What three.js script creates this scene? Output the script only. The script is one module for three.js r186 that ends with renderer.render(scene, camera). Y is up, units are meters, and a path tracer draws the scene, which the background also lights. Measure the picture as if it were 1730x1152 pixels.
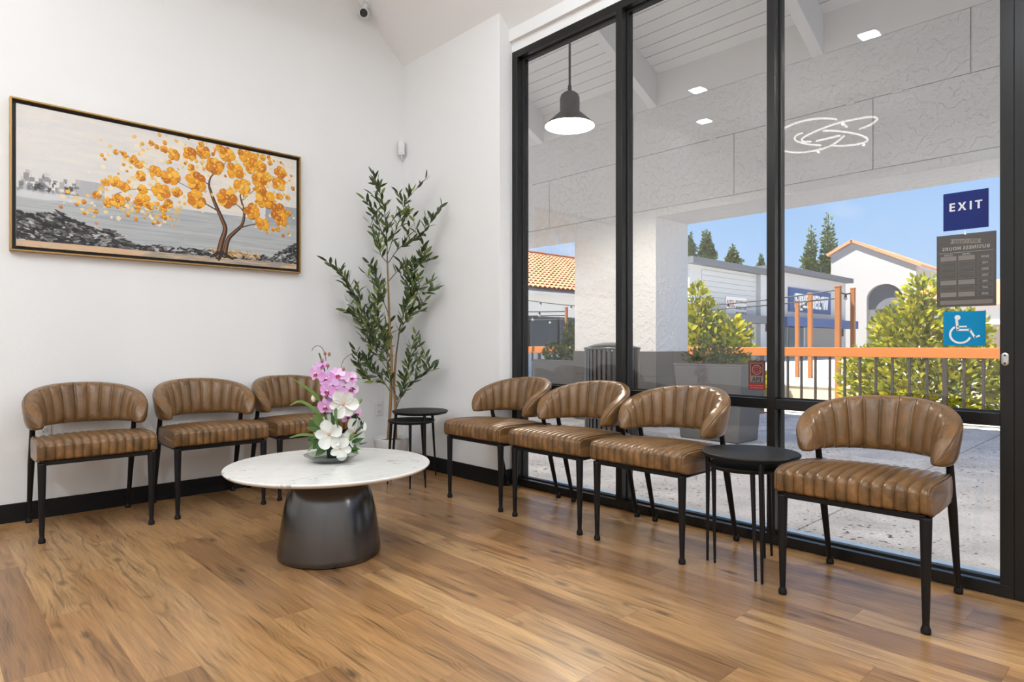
import * as THREE from 'three';
import { RoundedBoxGeometry } from 'three/addons/geometries/RoundedBoxGeometry.js';
import { TextGeometry } from 'three/addons/geometries/TextGeometry.js';
import { RectAreaLightUniformsLib } from 'three/addons/lights/RectAreaLightUniformsLib.js';
import { FontLoader } from 'three/addons/loaders/FontLoader.js';
import { mergeGeometries, mergeVertices } from 'three/addons/utils/BufferGeometryUtils.js';
import { ImprovedNoise } from 'three/addons/math/ImprovedNoise.js';

// ------------------------------------------------------------------ camera, sky, sun, exposure
const scene = new THREE.Scene();
const camera = new THREE.PerspectiveCamera(2 * Math.atan(576 / 1082.05) * 180 / Math.PI, 1730 / 1152, 0.05, 400);
camera.position.set(0, 1.0, 0);
camera.lookAt(0.6856, 1.0, -0.728);
camera.setViewOffset(1730, 1152, 0, -6, 1730, 1152);
const EXPOSURE = 1.1, SUN = 12.5, SKY = 1.02, DOWN = 245, PENDANT = 13.0, CHAND = 1.2;
RectAreaLightUniformsLib.init();
const noise = new ImprovedNoise();
const sstep = (a, b, x) => { const t = Math.min(1, Math.max(0, (x - a) / (b - a))); return t * t * (3 - 2 * t); };
const fbm = (x, y, z, o = 4) => { let s = 0, a = 0.5; for (let i = 0; i < o; i++) { s += a * noise.noise(x, y, z); x *= 2.03; y *= 2.03; z += 7.3; a *= 0.5; } return s; };
{
  const W = 1024, H = 512, d = new Float32Array(W * H * 4);
  for (let j = 0; j < H; j++) {
    const el = (j + 0.5) / H * Math.PI - Math.PI / 2, s = Math.max(0, Math.sin(el)), h = Math.pow(1 - s, 3.2);
    for (let i = 0; i < W; i++) {
      const az = (i + 0.5) / W * Math.PI * 2, cx = Math.cos(az), cz = Math.sin(az), k = 1 / (s + 0.16);
      const c = sstep(0.1, 0.42, fbm(cx * k * 1.1 + 3, cz * k * 1.1 + 9, 2.5, 5)) * 0.6 * sstep(0.0, 0.12, s);
      const o = (j * W + i) * 4, sky = [0.14 + 0.4 * h, 0.36 + 0.35 * h, 0.78 + 0.12 * h];
      for (let n = 0; n < 3; n++) d[o + n] = (sky[n] * (1 - c) + 0.93 * c) * SKY;
      d[o + 3] = 1;
    }
  }
  const t = new THREE.DataTexture(d, W, H, THREE.RGBAFormat, THREE.FloatType);
  t.mapping = THREE.EquirectangularReflectionMapping; t.magFilter = t.minFilter = THREE.LinearFilter; t.needsUpdate = true;
  scene.background = t; scene.environment = t;
}
const sun = new THREE.DirectionalLight(new THREE.Color(1.0, 0.95, 0.87), SUN);
sun.name = 'sun'; sun.position.set(-28, 64, -28); sun.target.position.set(10, 0, -6);
sun.position.add(sun.target.position); sun.castShadow = true; sun.shadow.mapSize.set(4096, 4096);
Object.assign(sun.shadow.camera, { left: -60, right: 60, top: 60, bottom: -60, near: 1, far: 200 });
scene.add(sun, sun.target);
const renderer = new THREE.WebGLRenderer({ antialias: true });
renderer.toneMapping = THREE.LinearToneMapping; renderer.toneMappingExposure = EXPOSURE; renderer.shadowMap.enabled = true;

// ------------------------------------------------------------------ helpers
function RNG(s) { return () => { s |= 0; s = s + 0x6D2B79F5 | 0; let t = Math.imul(s ^ s >>> 15, 1 | s); t = t + Math.imul(t ^ t >>> 7, 61 | t) ^ t; return ((t ^ t >>> 14) >>> 0) / 4294967296; }; }
const V = (x, y, z) => new THREE.Vector3(x, y, z);
const taken = {};
const numbered = (n) => { taken[n] = (taken[n] ?? -1) + 1; return taken[n] ? n + '_' + String(taken[n]).padStart(3, '0') : n; };
function thing(name, label, category, pos = [0, 0, 0], turn = 0, group) {
  const o = new THREE.Group(); o.name = numbered(name); scene.add(o);
  o.position.set(...pos); o.rotation.y = turn; o.userData = { label, category }; if (group) o.userData.group = group;
  return o;
}
function structure(name, label, geo, mat) {
  const o = geo ? new THREE.Mesh(geo, mat) : new THREE.Group(); o.name = numbered(name); scene.add(o);
  o.userData = { kind: 'structure', label, category: { brick_paving: 'paving', arcade_wall: 'wall', walkway_ceiling: 'ceiling', facade_wall: 'wall', upper_wall: 'wall' }[name] ?? name.split('_')[0] }; return o;
}
function part(name, geo, mat, parent, pos, rot) {
  const m = new THREE.Mesh(geo, mat); m.name = name; parent.add(m);
  if (pos) m.position.set(...pos); if (rot) m.rotation.set(...rot);
  return m;
}
function sub(name, parent, pos, rot) { const g = new THREE.Group(); g.name = name; parent.add(g); if (pos) g.position.set(...pos); if (rot) g.rotation.set(...rot); return g; }
// uv in metres from position, by the face's main direction
function metric(g, ox = 0, oy = 0) {
  const p = g.attributes.position, n = g.attributes.normal, uv = new Float32Array(p.count * 2);
  for (let i = 0; i < p.count; i++) {
    const ax = Math.abs(n.getX(i)), ay = Math.abs(n.getY(i)), az = Math.abs(n.getZ(i));
    const [u, v] = ax > ay && ax > az ? [p.getZ(i), p.getY(i)] : ay > az ? [p.getX(i), p.getZ(i)] : [p.getX(i), p.getY(i)];
    uv[2 * i] = u + ox; uv[2 * i + 1] = v + oy;
  }
  g.setAttribute('uv', new THREE.BufferAttribute(uv, 2)); return g;
}
// axis-aligned box from corner to corner, in world or thing coordinates
const box = (x0, x1, y0, y1, z0, z1) => metric(new THREE.BoxGeometry(x1 - x0, y1 - y0, z1 - z0).translate((x0 + x1) / 2, (y0 + y1) / 2, (z0 + z1) / 2));
const rbox = (w, h, d, r = 0.004, s = 2) => metric(new RoundedBoxGeometry(w, h, d, s, r));
const cyl = (r0, r1, h, n = 20) => new THREE.CylinderGeometry(r0, r1, h, n);      // top radius, bottom radius
function rod(a, b, ra, rb = ra, n = 14) {
  const A = V(...a), B = V(...b), g = new THREE.CylinderGeometry(rb, ra, A.distanceTo(B), n);
  g.applyQuaternion(new THREE.Quaternion().setFromUnitVectors(V(0, 1, 0), B.clone().sub(A).normalize()));
  return g.translate((A.x + B.x) / 2, (A.y + B.y) / 2, (A.z + B.z) / 2);
}
const tube = (pts, r, n = 24, k = 8, closed = false) => new THREE.TubeGeometry(new THREE.CatmullRomCurve3(pts.map((p) => V(...p)), closed), n, r, k, closed);
const lathe = (pts, n = 48) => new THREE.LatheGeometry(pts.map((p) => new THREE.Vector2(...p)), n);
const merge = (gs) => mergeGeometries(gs.map((g) => { const q = g.index ? g.toNonIndexed() : g; for (const k of Object.keys(q.attributes)) if (!['position', 'normal', 'uv'].includes(k)) q.deleteAttribute(k); return q; }));
// a grid surface; f(u, v) -> [x, y, z]; closed in v when wrap is true
function sheet(nu, nv, f, wrap = false, uvs = (u, v) => [u, v]) {
  const pos = [], uv = [], idx = [];
  for (let i = 0; i <= nu; i++) for (let j = 0; j <= nv; j++) { pos.push(...f(i / nu, j / nv)); uv.push(...uvs(i / nu, j / nv)); }
  for (let i = 0; i < nu; i++) for (let j = 0; j < nv; j++) { const a = i * (nv + 1) + j, b = a + nv + 1; idx.push(a, b, a + 1, b, b + 1, a + 1); }
  const g = new THREE.BufferGeometry();
  g.setAttribute('position', new THREE.Float32BufferAttribute(pos, 3)); g.setAttribute('uv', new THREE.Float32BufferAttribute(uv, 2));
  g.setIndex(idx); g.computeVertexNormals();
  if (wrap) { const n = g.attributes.normal; for (let i = 0; i <= nu; i++) { const a = i * (nv + 1), b = a + nv, s = V(n.getX(a) + n.getX(b), n.getY(a) + n.getY(b), n.getZ(a) + n.getZ(b)).normalize(); n.setXYZ(a, s.x, s.y, s.z); n.setXYZ(b, s.x, s.y, s.z); } }
  return g;
}
const C = (r, g, b) => new THREE.Color().setRGB(r, g, b);
const mat = (color, roughness = 0.6, extra = {}) => new THREE.MeshPhysicalMaterial({ color: Array.isArray(color) ? C(...color) : new THREE.Color(color), roughness, ...extra });
// a texture of one grain: f(x, y) in 0..1 -> [r, g, b] bytes (sRGB) or one number 0..1
function grain(w, h, f, srgb = true, rep = [1, 1]) {
  const d = new Uint8Array(w * h * 4);
  for (let j = 0; j < h; j++) for (let i = 0; i < w; i++) {
    const c = f(i / w, j / h), o = (j * w + i) * 4;
    for (let k = 0; k < 3; k++) d[o + k] = Math.max(0, Math.min(255, Array.isArray(c) ? c[k] : c * 255));
    d[o + 3] = 255;
  }
  const t = new THREE.DataTexture(d, w, h); t.wrapS = t.wrapT = THREE.RepeatWrapping; t.magFilter = THREE.LinearFilter; t.minFilter = THREE.LinearMipmapLinearFilter; t.generateMipmaps = true;
  if (srgb) t.colorSpace = THREE.SRGBColorSpace; t.repeat.set(...rep); t.needsUpdate = true; return t;
}
// noise that repeats after p cells
const loopNoise = (x, y, p, z, o = 4) => { let s = 0, a = 0.5; for (let i = 0; i < o; i++) { const c = (u, v) => noise.noise(u, v, z + i * 5.1), fx = x * p, fy = y * p, wx = x, wy = y; s += a * ((c(fx, fy) * (1 - wx) + c(fx - p, fy) * wx) * (1 - wy) + (c(fx, fy - p) * (1 - wx) + c(fx - p, fy - p) * wx) * wy); a *= 0.5; p *= 2; } return s; };
function canvas(w, h, draw) { const c = document.createElement('canvas'); c.width = w; c.height = h; draw(c.getContext('2d'), w, h); const t = new THREE.CanvasTexture(c); t.colorSpace = THREE.SRGBColorSpace; t.magFilter = THREE.LinearFilter; return t; }

// ------------------------------------------------------------------ materials
const peel = grain(256, 256, (x, y) => 0.5 + loopNoise(x, y, 24, 3, 3) * 0.8, false, [2, 2]);
const M = {};
M.wall = mat([0.85, 0.845, 0.835], 0.75, { bumpMap: peel, bumpScale: 0.0006 });
M.ceiling = mat([0.9, 0.895, 0.885], 0.9, { bumpMap: peel, bumpScale: 0.0005 });
M.baseboard = mat([0.008, 0.008, 0.009], 0.45, { specularIntensity: 0.5 });
M.bronze = mat([0.014, 0.0135, 0.013], 0.24, { specularIntensity: 0.65 });
M.gasket = mat([0.01, 0.01, 0.01], 0.7);
M.glass = new THREE.MeshPhysicalMaterial({ color: 0xffffff, roughness: 0, transmission: 1, thickness: 0, ior: 1.5 });
M.blackMetal = mat([0.01, 0.01, 0.011], 0.34, { specularIntensity: 0.5 });
M.blackWood = mat([0.012, 0.012, 0.012], 0.5, { specularIntensity: 0.6, bumpMap: grain(256, 256, (x, y) => 0.5 + 0.4 * loopNoise(x * 1, y, 48, 1, 2), false, [6, 1]), bumpScale: 0.0004 });
M.gunmetal = mat([0.13, 0.13, 0.133], 0.22, { metalness: 1 });
M.white = mat([0.78, 0.78, 0.77], 0.45);
M.silver = mat([0.6, 0.6, 0.58], 0.3, { metalness: 1 });
M.steel = mat([0.13, 0.13, 0.13], 0.28, { metalness: 1 });
M.dark = mat([0.02, 0.02, 0.02], 0.5);
M.gold = mat([0.42, 0.25, 0.09], 0.34, { metalness: 0.75 });
// leather
{
  const c = grain(512, 512, (x, y) => { const a = loopNoise(x, y, 5, 1, 4), b = loopNoise(x, y, 22, 6, 3), k = 1 + 0.75 * a + 0.3 * b; return [117 * k, 84 * k, 47 * k * (1 + 0.15 * a)]; });
  const b = grain(512, 512, (x, y) => 0.5 + 0.7 * loopNoise(x, y, 40, 4, 3) + 0.4 * loopNoise(x, y, 8, 8, 3), false);
  M.leather = mat([1, 1, 1], 0.33, { map: c, bumpMap: b, bumpScale: 0.0012, clearcoat: 0.25, clearcoatRoughness: 0.32 });
  for (const t of [c, b]) t.repeat.set(2.2, 2.2);
}
// table top
M.quartz = mat([1, 1, 1], 0.22, { map: grain(1024, 1024, (x, y) => { const w = fbm(x * 4 + 2, y * 4, 1.2, 4), v = Math.abs(fbm(x * 5 + w * 1.6, y * 5 + w, 4.4, 5)), k = sstep(0.035, 0, v) * sstep(-0.02, 0.22, fbm(x * 6, y * 6, 9, 3)); const m = fbm(x * 14, y * 14, 3, 3) * 10; return [226 + m - 48 * k, 224 + m - 48 * k, 219 + m - 46 * k]; }) });
// oak planks: eight strips side by side, each 0.152 x 1.22 m
const STRIPS = 8;
{
  const tones = [[178, 140, 100], [163, 124, 85], [186, 149, 108], [153, 116, 80], [170, 131, 91], [181, 145, 106], [146, 109, 75], [172, 134, 95]];
  const w = 192 * STRIPS, h = 2048;
  const wood = grain(w, h, (x, y) => {
    const s = Math.min(STRIPS - 1, Math.floor(x * STRIPS)), u = x * STRIPS - s, z = s * 17.3, L = y * 8, t = tones[s];
    const wob = fbm(L * 0.55, u * 1.2, z, 3) * 1.6, centre = 0.5 + 0.7 * Math.sin(s * 2.4);
    const dist = Math.hypot((u - centre) * 1.9 + wob * 0.45, 0.25 + 0.12 * L * (s % 2 ? 1 : 0.35) % 1.4);
    const rings = Math.sin(dist * (30 + s * 3) + wob * 5), band = Math.pow(0.5 + 0.5 * rings, 3);
    const fine = noise.noise(u * 46, L * 1.1, z) * 0.6 + noise.noise(u * 110, L * 2.5, z + 3) * 0.4, streak = noise.noise(u * 7, L * 0.45, z + 5) * 0.6 + noise.noise(u * 19, L * 0.8, z + 11) * 0.5;
    const smoke = sstep(0.02, 0.4, fbm(u * 2.2, L * 0.3, z + 40, 3)), dark = sstep(0.34, 0.62, noise.noise(u * 11 + wob, L * 0.5, z + 21) + 0.25 * fine);
    let kn = 0; for (let q = 0; q < (s % 2 ? 1 : 0); q++) { const ky = (Math.sin(s * 12.9 + q * 78.2) * 43758.5) % 1, kx = (Math.sin(s * 39.3 + q * 11.1) * 24634.6) % 1, dy = (y - Math.abs(ky)) * 10, dx = (u - Math.abs(kx)) * 1.5; kn = Math.max(kn, sstep(0.2, 0.02, Math.hypot(dx, dy * 0.5) * 0.9 + 0.09 * fine)); }
    const k = 1.03 - 0.17 * band * (0.35 + smoke) + 0.1 * fine + 0.18 * streak - 0.14 * smoke - 0.22 * dark - 0.3 * kn;
    return [t[0] * k * 0.94, t[1] * k * (0.915 - 0.03 * smoke), t[2] * k * (0.845 - 0.07 * smoke)];
  });
  const bump = grain(1024, 1024, (x, y) => 0.5 + 0.5 * noise.noise(x * 260, y * 26, 2) + 0.25 * noise.noise(x * 90, y * 9, 6), false);
  M.oak = mat([1, 1, 1], 0.3, { map: wood, bumpMap: bump, bumpScale: 0.00025 });
}
// outside
const lace = grain(1024, 1024, (x, y) => { const a = loopNoise(x, y, 7, 3, 4), b = loopNoise((x + a * 0.03 + 1) % 1, y, 14, 8, 4); return 0.45 + 0.35 * sstep(-0.06, 0.1, b) + 0.3 * loopNoise(x, y, 60, 1, 2); }, false, [0.7, 0.7]);
M.stucco = mat([0.8, 0.785, 0.77], 0.9, { bumpMap: lace, bumpScale: 0.015 });
M.smoothPaint = mat([0.84, 0.83, 0.815], 0.8, { bumpMap: peel, bumpScale: 0.0008 });
M.planking = mat([0.85, 0.845, 0.835], 0.7);
M.pave = mat([1, 1, 1], 0.72, { bumpMap: grain(512, 512, (x, y) => 0.5 + 0.8 * loopNoise(x, y, 30, 3, 3), false, [1, 1]), bumpScale: 0.002,
  map: grain(1024, 1024, (x, y) => { const pit = sstep(0.16, 0.24, loopNoise(x, y, 34, 5, 2)) * 1.0, m = 1 + 0.35 * loopNoise(x, y, 4, 2, 4) + 0.3 * loopNoise(x, y, 70, 9, 2), k = m * (1 - 0.6 * pit); return [186 * k, 183 * k, 183 * k]; }, true, [0.8, 0.8]) });
M.ground = mat([0.64, 0.62, 0.57], 0.9, { bumpMap: peel, bumpScale: 0.002 });
M.tile = mat([0.1, 0.098, 0.095], 0.3);
M.orange = mat([0.43, 0.13, 0.015], 0.6);
M.postOrange = mat([0.34, 0.115, 0.02], 0.6);
M.iron = mat([0.03, 0.022, 0.018], 0.5);
M.planter = mat([0.12, 0.12, 0.123], 0.6, { bumpMap: peel, bumpScale: 0.001 });
M.facade = mat([0.54, 0.54, 0.53], 0.85);
M.facadeGrey = mat([0.4, 0.41, 0.44], 0.85);
M.gableWhite = mat([0.42, 0.41, 0.4], 0.85);
M.facadeBeige = mat([0.66, 0.63, 0.59], 0.85);
M.capGrey = mat([0.14, 0.145, 0.16], 0.7);
M.blue = mat([0.02, 0.075, 0.24], 0.6);
M.clay = mat([1, 1, 1], 0.8, { map: grain(256, 256, (x, y) => { const k = 1 + 0.5 * loopNoise(x, y, 6, 3, 3); return [206 * k, 140 * k, 100 * k]; }) });
M.windowDark = mat([0.03, 0.035, 0.04], 0.08);
M.brick = [mat([0.34, 0.14, 0.09], 0.8), mat([0.4, 0.18, 0.12], 0.8), mat([0.28, 0.12, 0.09], 0.8)];
M.bark = mat([0.3, 0.17, 0.06], 0.7, { bumpMap: grain(128, 256, (x, y) => 0.5 + loopNoise(x, y, 10, 3, 3), false, [1, 3]), bumpScale: 0.002 });
M.twig = mat([0.1, 0.09, 0.045], 0.7);
const leafMat = (c, t = 0.25) => new THREE.MeshPhysicalMaterial({ color: C(...c), roughness: 0.8, specularIntensity: 0.4, transmission: t, thickness: 0 });
M.seam = mat([0.035, 0.022, 0.012], 0.6);
M.olive = [mat([0.045, 0.075, 0.02], 0.45), mat([0.065, 0.105, 0.025], 0.45), mat([0.035, 0.055, 0.018], 0.5), mat([0.19, 0.24, 0.045], 0.45)];

// ------------------------------------------------------------------ room shell
const WX = 3.15, ZL = -4.555, XB = -3.0, ZF = 3.0, YC = 3.8;            // window face, left wall, back wall, front wall, flat ceiling
{
  const fl = structure('floor', 'brown oak plank floor of the waiting room', box(XB, WX, -0.12, -0.0075, ZL, ZF), M.dark);
  const r = RNG(11), shapes = [];
  for (let s = 0; s < STRIPS; s++) for (let f = 0; f < 2; f++) {        // two ways round for each strip
    const g = new THREE.BoxGeometry(0.1514, 0.007, 1), p = g.attributes.position, uv = g.attributes.uv;
    for (let i = 0; i < p.count; i++) { const a = (p.getX(i) / 0.1514 + 0.5) * 0.98 + 0.01, b = p.getZ(i) + 0.5; uv.setXY(i, (s + (f ? 1 - a : a)) / STRIPS, f ? 1 - b : b); }
    shapes.push(g);
  }
  for (let k = -23; k <= 17; k++) {
    const x0 = 0.511 + 0.152 * k, x1 = Math.min(WX, x0 + 0.152); let z = ZL - 1.22 * ((k * 0.382 + 40) % 1), last = -1;
    while (z < ZF) {
      const z0 = Math.max(ZL, z), z1 = Math.min(ZF, z + 1.22); let q; do q = Math.floor(r() * shapes.length); while (q >> 1 === last); last = q >> 1;
      if (z1 - z0 > 0.02) { const m = part('plank', shapes[q], M.oak, fl, [(x0 + x1) / 2, -0.0035, (z0 + z1) / 2]); m.scale.set((x1 - x0) / 0.152, 1, z1 - z0 - 0.0006); }
      z += 1.22;
    }
  }
}
structure('wall_left', 'white painted wall behind the painting', box(XB - 0.15, 3.3, -0.1, 4.1, ZL - 0.15, ZL), M.wall);
structure('wall_right', 'short white wall between the corner and the window', box(3.03, 3.3, -0.1, 3.6, ZL, -3.345), M.wall);
structure('wall_back', 'white wall behind the camera', box(XB - 0.15, XB, -0.1, 4.1, ZL, ZF), M.wall);
structure('wall_front', 'white end wall beside the door', box(XB - 0.15, 3.3, -0.1, 4.1, ZF, ZF + 0.15), M.wall);
{
  const w = structure('wall_window', 'white wall over the storefront window', box(3.152, 3.3, 3.093, 6.0, -3.345, 1.66), M.wall);
  part('header', box(3.122, 3.153, 3.162, 3.5, -3.345, ZF), M.wall, w);
  part('side_wall', box(3.03, 3.3, -0.1, 6.0, 1.66, ZF), M.wall, w);
}
{
  const s = new THREE.Shape(); const yS = (x) => 3.337 + 0.956 * (3.03 - x), xk = 3.03 - (YC - 3.337) / 0.956;
  s.moveTo(XB, YC); s.lineTo(xk, YC); s.lineTo(3.16, yS(3.16)); s.lineTo(3.16, yS(3.16) + 0.3); s.lineTo(xk + 0.1, YC + 0.3); s.lineTo(XB, YC + 0.3);
  const g = metric(new THREE.ExtrudeGeometry(s, { depth: ZF - ZL, bevelEnabled: false }).translate(0, 0, ZL));
  structure('ceiling', 'white ceiling sloping down to the window', g, M.ceiling);
}
structure('baseboard_left', 'black baseboard along the left wall', rbox(3.03 - XB, 0.105, 0.012, 0.003).translate((3.03 + XB) / 2, 0.0525, ZL + 0.006), M.baseboard);
{
  const b = structure('baseboard_right', 'black baseboard along the short wall', rbox(0.012, 0.112, -3.345 - ZL - 0.012, 0.003).translate(3.024, 0.056, (ZL - 3.345) / 2 + 0.006), M.baseboard);
  part('end_piece', rbox(0.132, 0.112, 0.012, 0.003), M.baseboard, b, [3.084, 0.056, -3.339]);
}

// ------------------------------------------------------------------ storefront: window, door, second window
const GX = 3.207;                                                      // glass
const FX0 = WX, FX1 = 3.264;
const bar = (y0, y1, z0, z1, x0 = FX0, x1 = FX1) => rbox(x1 - x0, y1 - y0, z1 - z0, 0.0025).translate((x0 + x1) / 2, (y0 + y1) / 2, (z0 + z1) / 2);
function pane(parent, y0, y1, z0, z1) {
  part('glass_pane', box(GX - 0.003, GX + 0.003, y0 - 0.008, y1 + 0.008, z0 - 0.008, z1 + 0.008), M.glass, parent);
  const g = 0.007, a = GX - 0.008, b = GX + 0.008;
  part('gasket', merge([box(a, b, y0 - 0.002, y0 + g, z0, z1), box(a, b, y1 - g, y1 + 0.002, z0, z1), box(a, b, y0, y1, z0 - 0.002, z0 + g), box(a, b, y0, y1, z1 - g, z1 + 0.002)]), M.gasket, parent);
}
{
  const w = structure('window_1', 'tall dark bronze storefront window of three bays'); w.userData.category = 'window';
  part('sill', bar(0, 0.05, -3.345, -0.478), M.bronze, w); part('frame_head', bar(3.043, 3.093, -3.345, -0.478), M.bronze, w);
  part('jamb', bar(0.05, 3.043, -3.345, -3.291), M.bronze, w); part('jamb', bar(0.05, 3.043, -0.523, -0.478), M.bronze, w);
  part('mullion', bar(0.05, 3.043, -2.42, -2.373), M.bronze, w); part('mullion', bar(0.05, 3.043, -1.472, -1.429), M.bronze, w);
  for (const [a, b] of [[-3.291, -2.42], [-2.373, -1.472], [-1.429, -0.523]]) {
    part('transom_bar', bar(0.678, 0.727, a, b), M.bronze, w); pane(w, 0.05, 0.678, a, b); pane(w, 0.727, 3.043, a, b);
  }
  const s = part('door_sensor', new THREE.CapsuleGeometry(0.0125, 0.028, 6, 16).scale(0.35, 1, 1), M.silver, w, [WX - 0.002, 0.942, -0.506]);
  part('screw', cyl(0.004, 0.004, 0.004, 12).rotateZ(Math.PI / 2), M.dark, s, [-0.003, 0.016, 0]);
  part('screw', cyl(0.004, 0.004, 0.004, 12).rotateZ(Math.PI / 2), M.dark, s, [-0.003, -0.016, 0]);
}
{
  const d = structure('door_1', 'dark framed glass entrance door beside the window'); d.userData.category = 'door';
  part('jamb', bar(0, 3.093, -0.478, -0.43), M.bronze, d); part('jamb', bar(0, 3.093, 0.53, 0.58), M.bronze, d);
  part('door_head', bar(2.18, 2.23, -0.43, 0.53), M.bronze, d); part('frame_head', bar(3.043, 3.093, -0.43, 0.53), M.bronze, d); pane(d, 2.23, 3.043, -0.43, 0.53);
  part('threshold', rbox(0.13, 0.012, 0.96, 0.004).translate(3.205, 0.006, 0.05), M.steel, d);
  part('stile', bar(0.015, 2.172, -0.425, -0.335, 3.17, 3.215), M.bronze, d); part('stile', bar(0.015, 2.172, 0.435, 0.525, 3.17, 3.215), M.bronze, d);
  part('rail', bar(0.015, 0.2, -0.335, 0.435, 3.17, 3.215), M.bronze, d); part('rail', bar(2.082, 2.172, -0.335, 0.435, 3.17, 3.215), M.bronze, d);
  part('glass_pane', box(3.19, 3.196, 0.195, 2.087, -0.34, 0.44), M.glass, d);
  part('door_closer', rbox(0.05, 0.055, 0.24, 0.008).translate(3.142, 2.12, -0.3), M.blackMetal, d);
  part('pull_handle', tube([[3.17, 0.9, 0.48], [3.12, 0.91, 0.48], [3.11, 1.05, 0.48], [3.12, 1.19, 0.48], [3.17, 1.2, 0.48]], 0.011), M.silver, d);
}
{
  const w = structure('window_2', 'dark bronze storefront bay beyond the door'); w.userData.category = 'window';
  part('sill', bar(0, 0.05, 0.58, 1.66), M.bronze, w); part('frame_head', bar(3.043, 3.093, 0.58, 1.66), M.bronze, w); part('jamb', bar(0.05, 3.043, 1.61, 1.66), M.bronze, w);
  part('transom_bar', bar(0.678, 0.727, 0.58, 1.61), M.bronze, w); pane(w, 0.05, 0.678, 0.58, 1.61); pane(w, 0.727, 3.043, 0.58, 1.61);
}

// ------------------------------------------------------------------ covered walkway outside
{
  const g = structure('pavement', 'grey pitted concrete walkway outside the window', box(3.15, 9.25, -0.14, -0.02, -13, 6), M.dark);
  const zs = [-13, -9.1, -5.28, -1.468, 2.35, 6], xs = [3.15, 6.25, 9.25];
  for (let i = 0; i + 1 < zs.length; i++) for (let j = 0; j + 1 < xs.length; j++) part('slab', box(xs[j] + 0.005, xs[j + 1] - 0.005, -0.021, -0.006, zs[i] + 0.005, zs[i + 1] - 0.005), M.pave, g);
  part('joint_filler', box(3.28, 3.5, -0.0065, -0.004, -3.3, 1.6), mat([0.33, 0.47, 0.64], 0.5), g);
}
structure('ground', 'pale open ground beyond the railing', box(9.25, 160, -0.3, -0.03, -120, 90), M.ground);
{
  const b = structure('brick_paving', 'red brick paving beside the planter', box(8.2, 9.22, -0.02, -0.004, -6.6, -4.3), M.dark); const r = RNG(5), gg = rbox(0.098, 0.02, 0.198, 0.004);
  for (let i = 0; i < 10; i++) for (let j = 0; j < 11; j++) part('brick', gg, M.brick[Math.floor(r() * 3)], b, [8.255 + i * 0.102, 0.001, -6.5 + j * 0.2 + (i % 2) * 0.1]);
}
{
  const a = structure('arcade_wall', 'white stucco arcade wall with square openings', box(6.618, 7.32, 2.55, 4.6, -12, 6), M.stucco);
  const piers = [[-12, -10.2], [-5.762, -4.462], [-0.06, 1.24], [5, 6]];
  for (const [z0, z1] of piers) {
    part('pier', box(6.6, 7.32, 0.914, 2.55, z0, z1), M.stucco, a);
    const nz = Math.round((z1 - z0) / 0.325), wz = (z1 - z0 + 0.03) / nz;
    part('pier_base', box(6.6, 7.31, -0.02, 0.914, z0 + 0.005, z1 - 0.005), M.dark, a);
    for (let k = 0; k < 3; k++) {
      const y0 = k * 0.305 + 0.002, y1 = k * 0.305 + 0.303;
      for (let i = 0; i < nz; i++) part('base_tile', box(6.585, 6.602, y0, y1, z0 - 0.015 + i * wz + 0.002, z0 - 0.015 + (i + 1) * wz - 0.002), M.tile, a);
      for (let i = 0; i < 2; i++) { const x0 = 6.603 + i * 0.36; part('base_tile', box(x0, x0 + 0.356, y0, y1, z1 - 0.006, z1 + 0.015), M.tile, a); part('base_tile', box(x0, x0 + 0.356, y0, y1, z0 - 0.015, z0 + 0.006), M.tile, a); }
    }
  }
  part('lower_band', box(6.6, 6.62, 2.55, 2.641, -12, 6), M.stucco, a);
  const zj = [-12, -10.42, -9.03, -7.632, -6.238, -4.845, -3.451, -2.057, -0.663, 0.731, 2.125, 3.519, 6];
  for (let i = 0; i + 1 < zj.length; i++) part('stucco_panel', box(6.6, 6.62, 2.649, 3.314, zj[i] + 0.004, zj[i + 1] - 0.004), M.stucco, a);
  for (const [z0, z1] of [[-12, -4.8], [-4.79, -1.3], [-1.29, 6]]) part('stucco_panel', box(6.6, 6.62, 3.322, 3.878, z0, z1), M.stucco, a);
  part('frieze', box(6.6, 6.62, 3.882, 4.6, -12, 6), M.smoothPaint, a);
  for (const z of [-1.85, -2.25, -3.7, -3.05, -6.05, -6.6]) part('metal_clip', box(6.585, 6.602, 3.308, 3.324, z - 0.04, z + 0.04), M.smoothPaint, a);
}
{
  const yc = (x) => 4.279 + 0.5 * (6.6 - x), n = Math.hypot(1, 0.5);
  const s = new THREE.Shape(); s.moveTo(3.16, yc(3.16) + 0.03); s.lineTo(7.4, yc(7.4) + 0.03); s.lineTo(7.4, yc(7.4) + 0.28); s.lineTo(3.16, yc(3.16) + 0.28);
  const c = structure('walkway_ceiling', 'white plank ceiling of the covered walkway', metric(new THREE.ExtrudeGeometry(s, { depth: 18, bevelEnabled: false }).translate(0, 0, -12)), M.planking);
  const pg = rbox(0.134, 0.03, 18, 0.003);
  for (let k = 0; k < 28; k++) { const t = (k + 0.5) * 0.14 / n, x = 6.62 - t; if (x > 3.3) part('ceiling_plank', pg, M.planking, c, [x, yc(x) + 0.014, -3], [0, 0, -Math.atan(0.5)]); }
  for (const z of [-10.24, -8.3, -6.36, -4.454, -2.512, -0.57, 1.37, 3.31]) {
    const q = new THREE.Shape(); q.moveTo(6.615, 3.878); q.lineTo(6.615, yc(6.615)); q.lineTo(3.3, yc(3.3)); q.lineTo(3.3, yc(3.3) - 0.4);
    part('rafter', metric(new THREE.ExtrudeGeometry(q, { depth: 0.1, bevelEnabled: true, bevelSize: 0.004, bevelThickness: 0.004, bevelSegments: 1 }).translate(0, 0, z - 0.1)), M.smoothPaint, c);
  }
}
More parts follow.
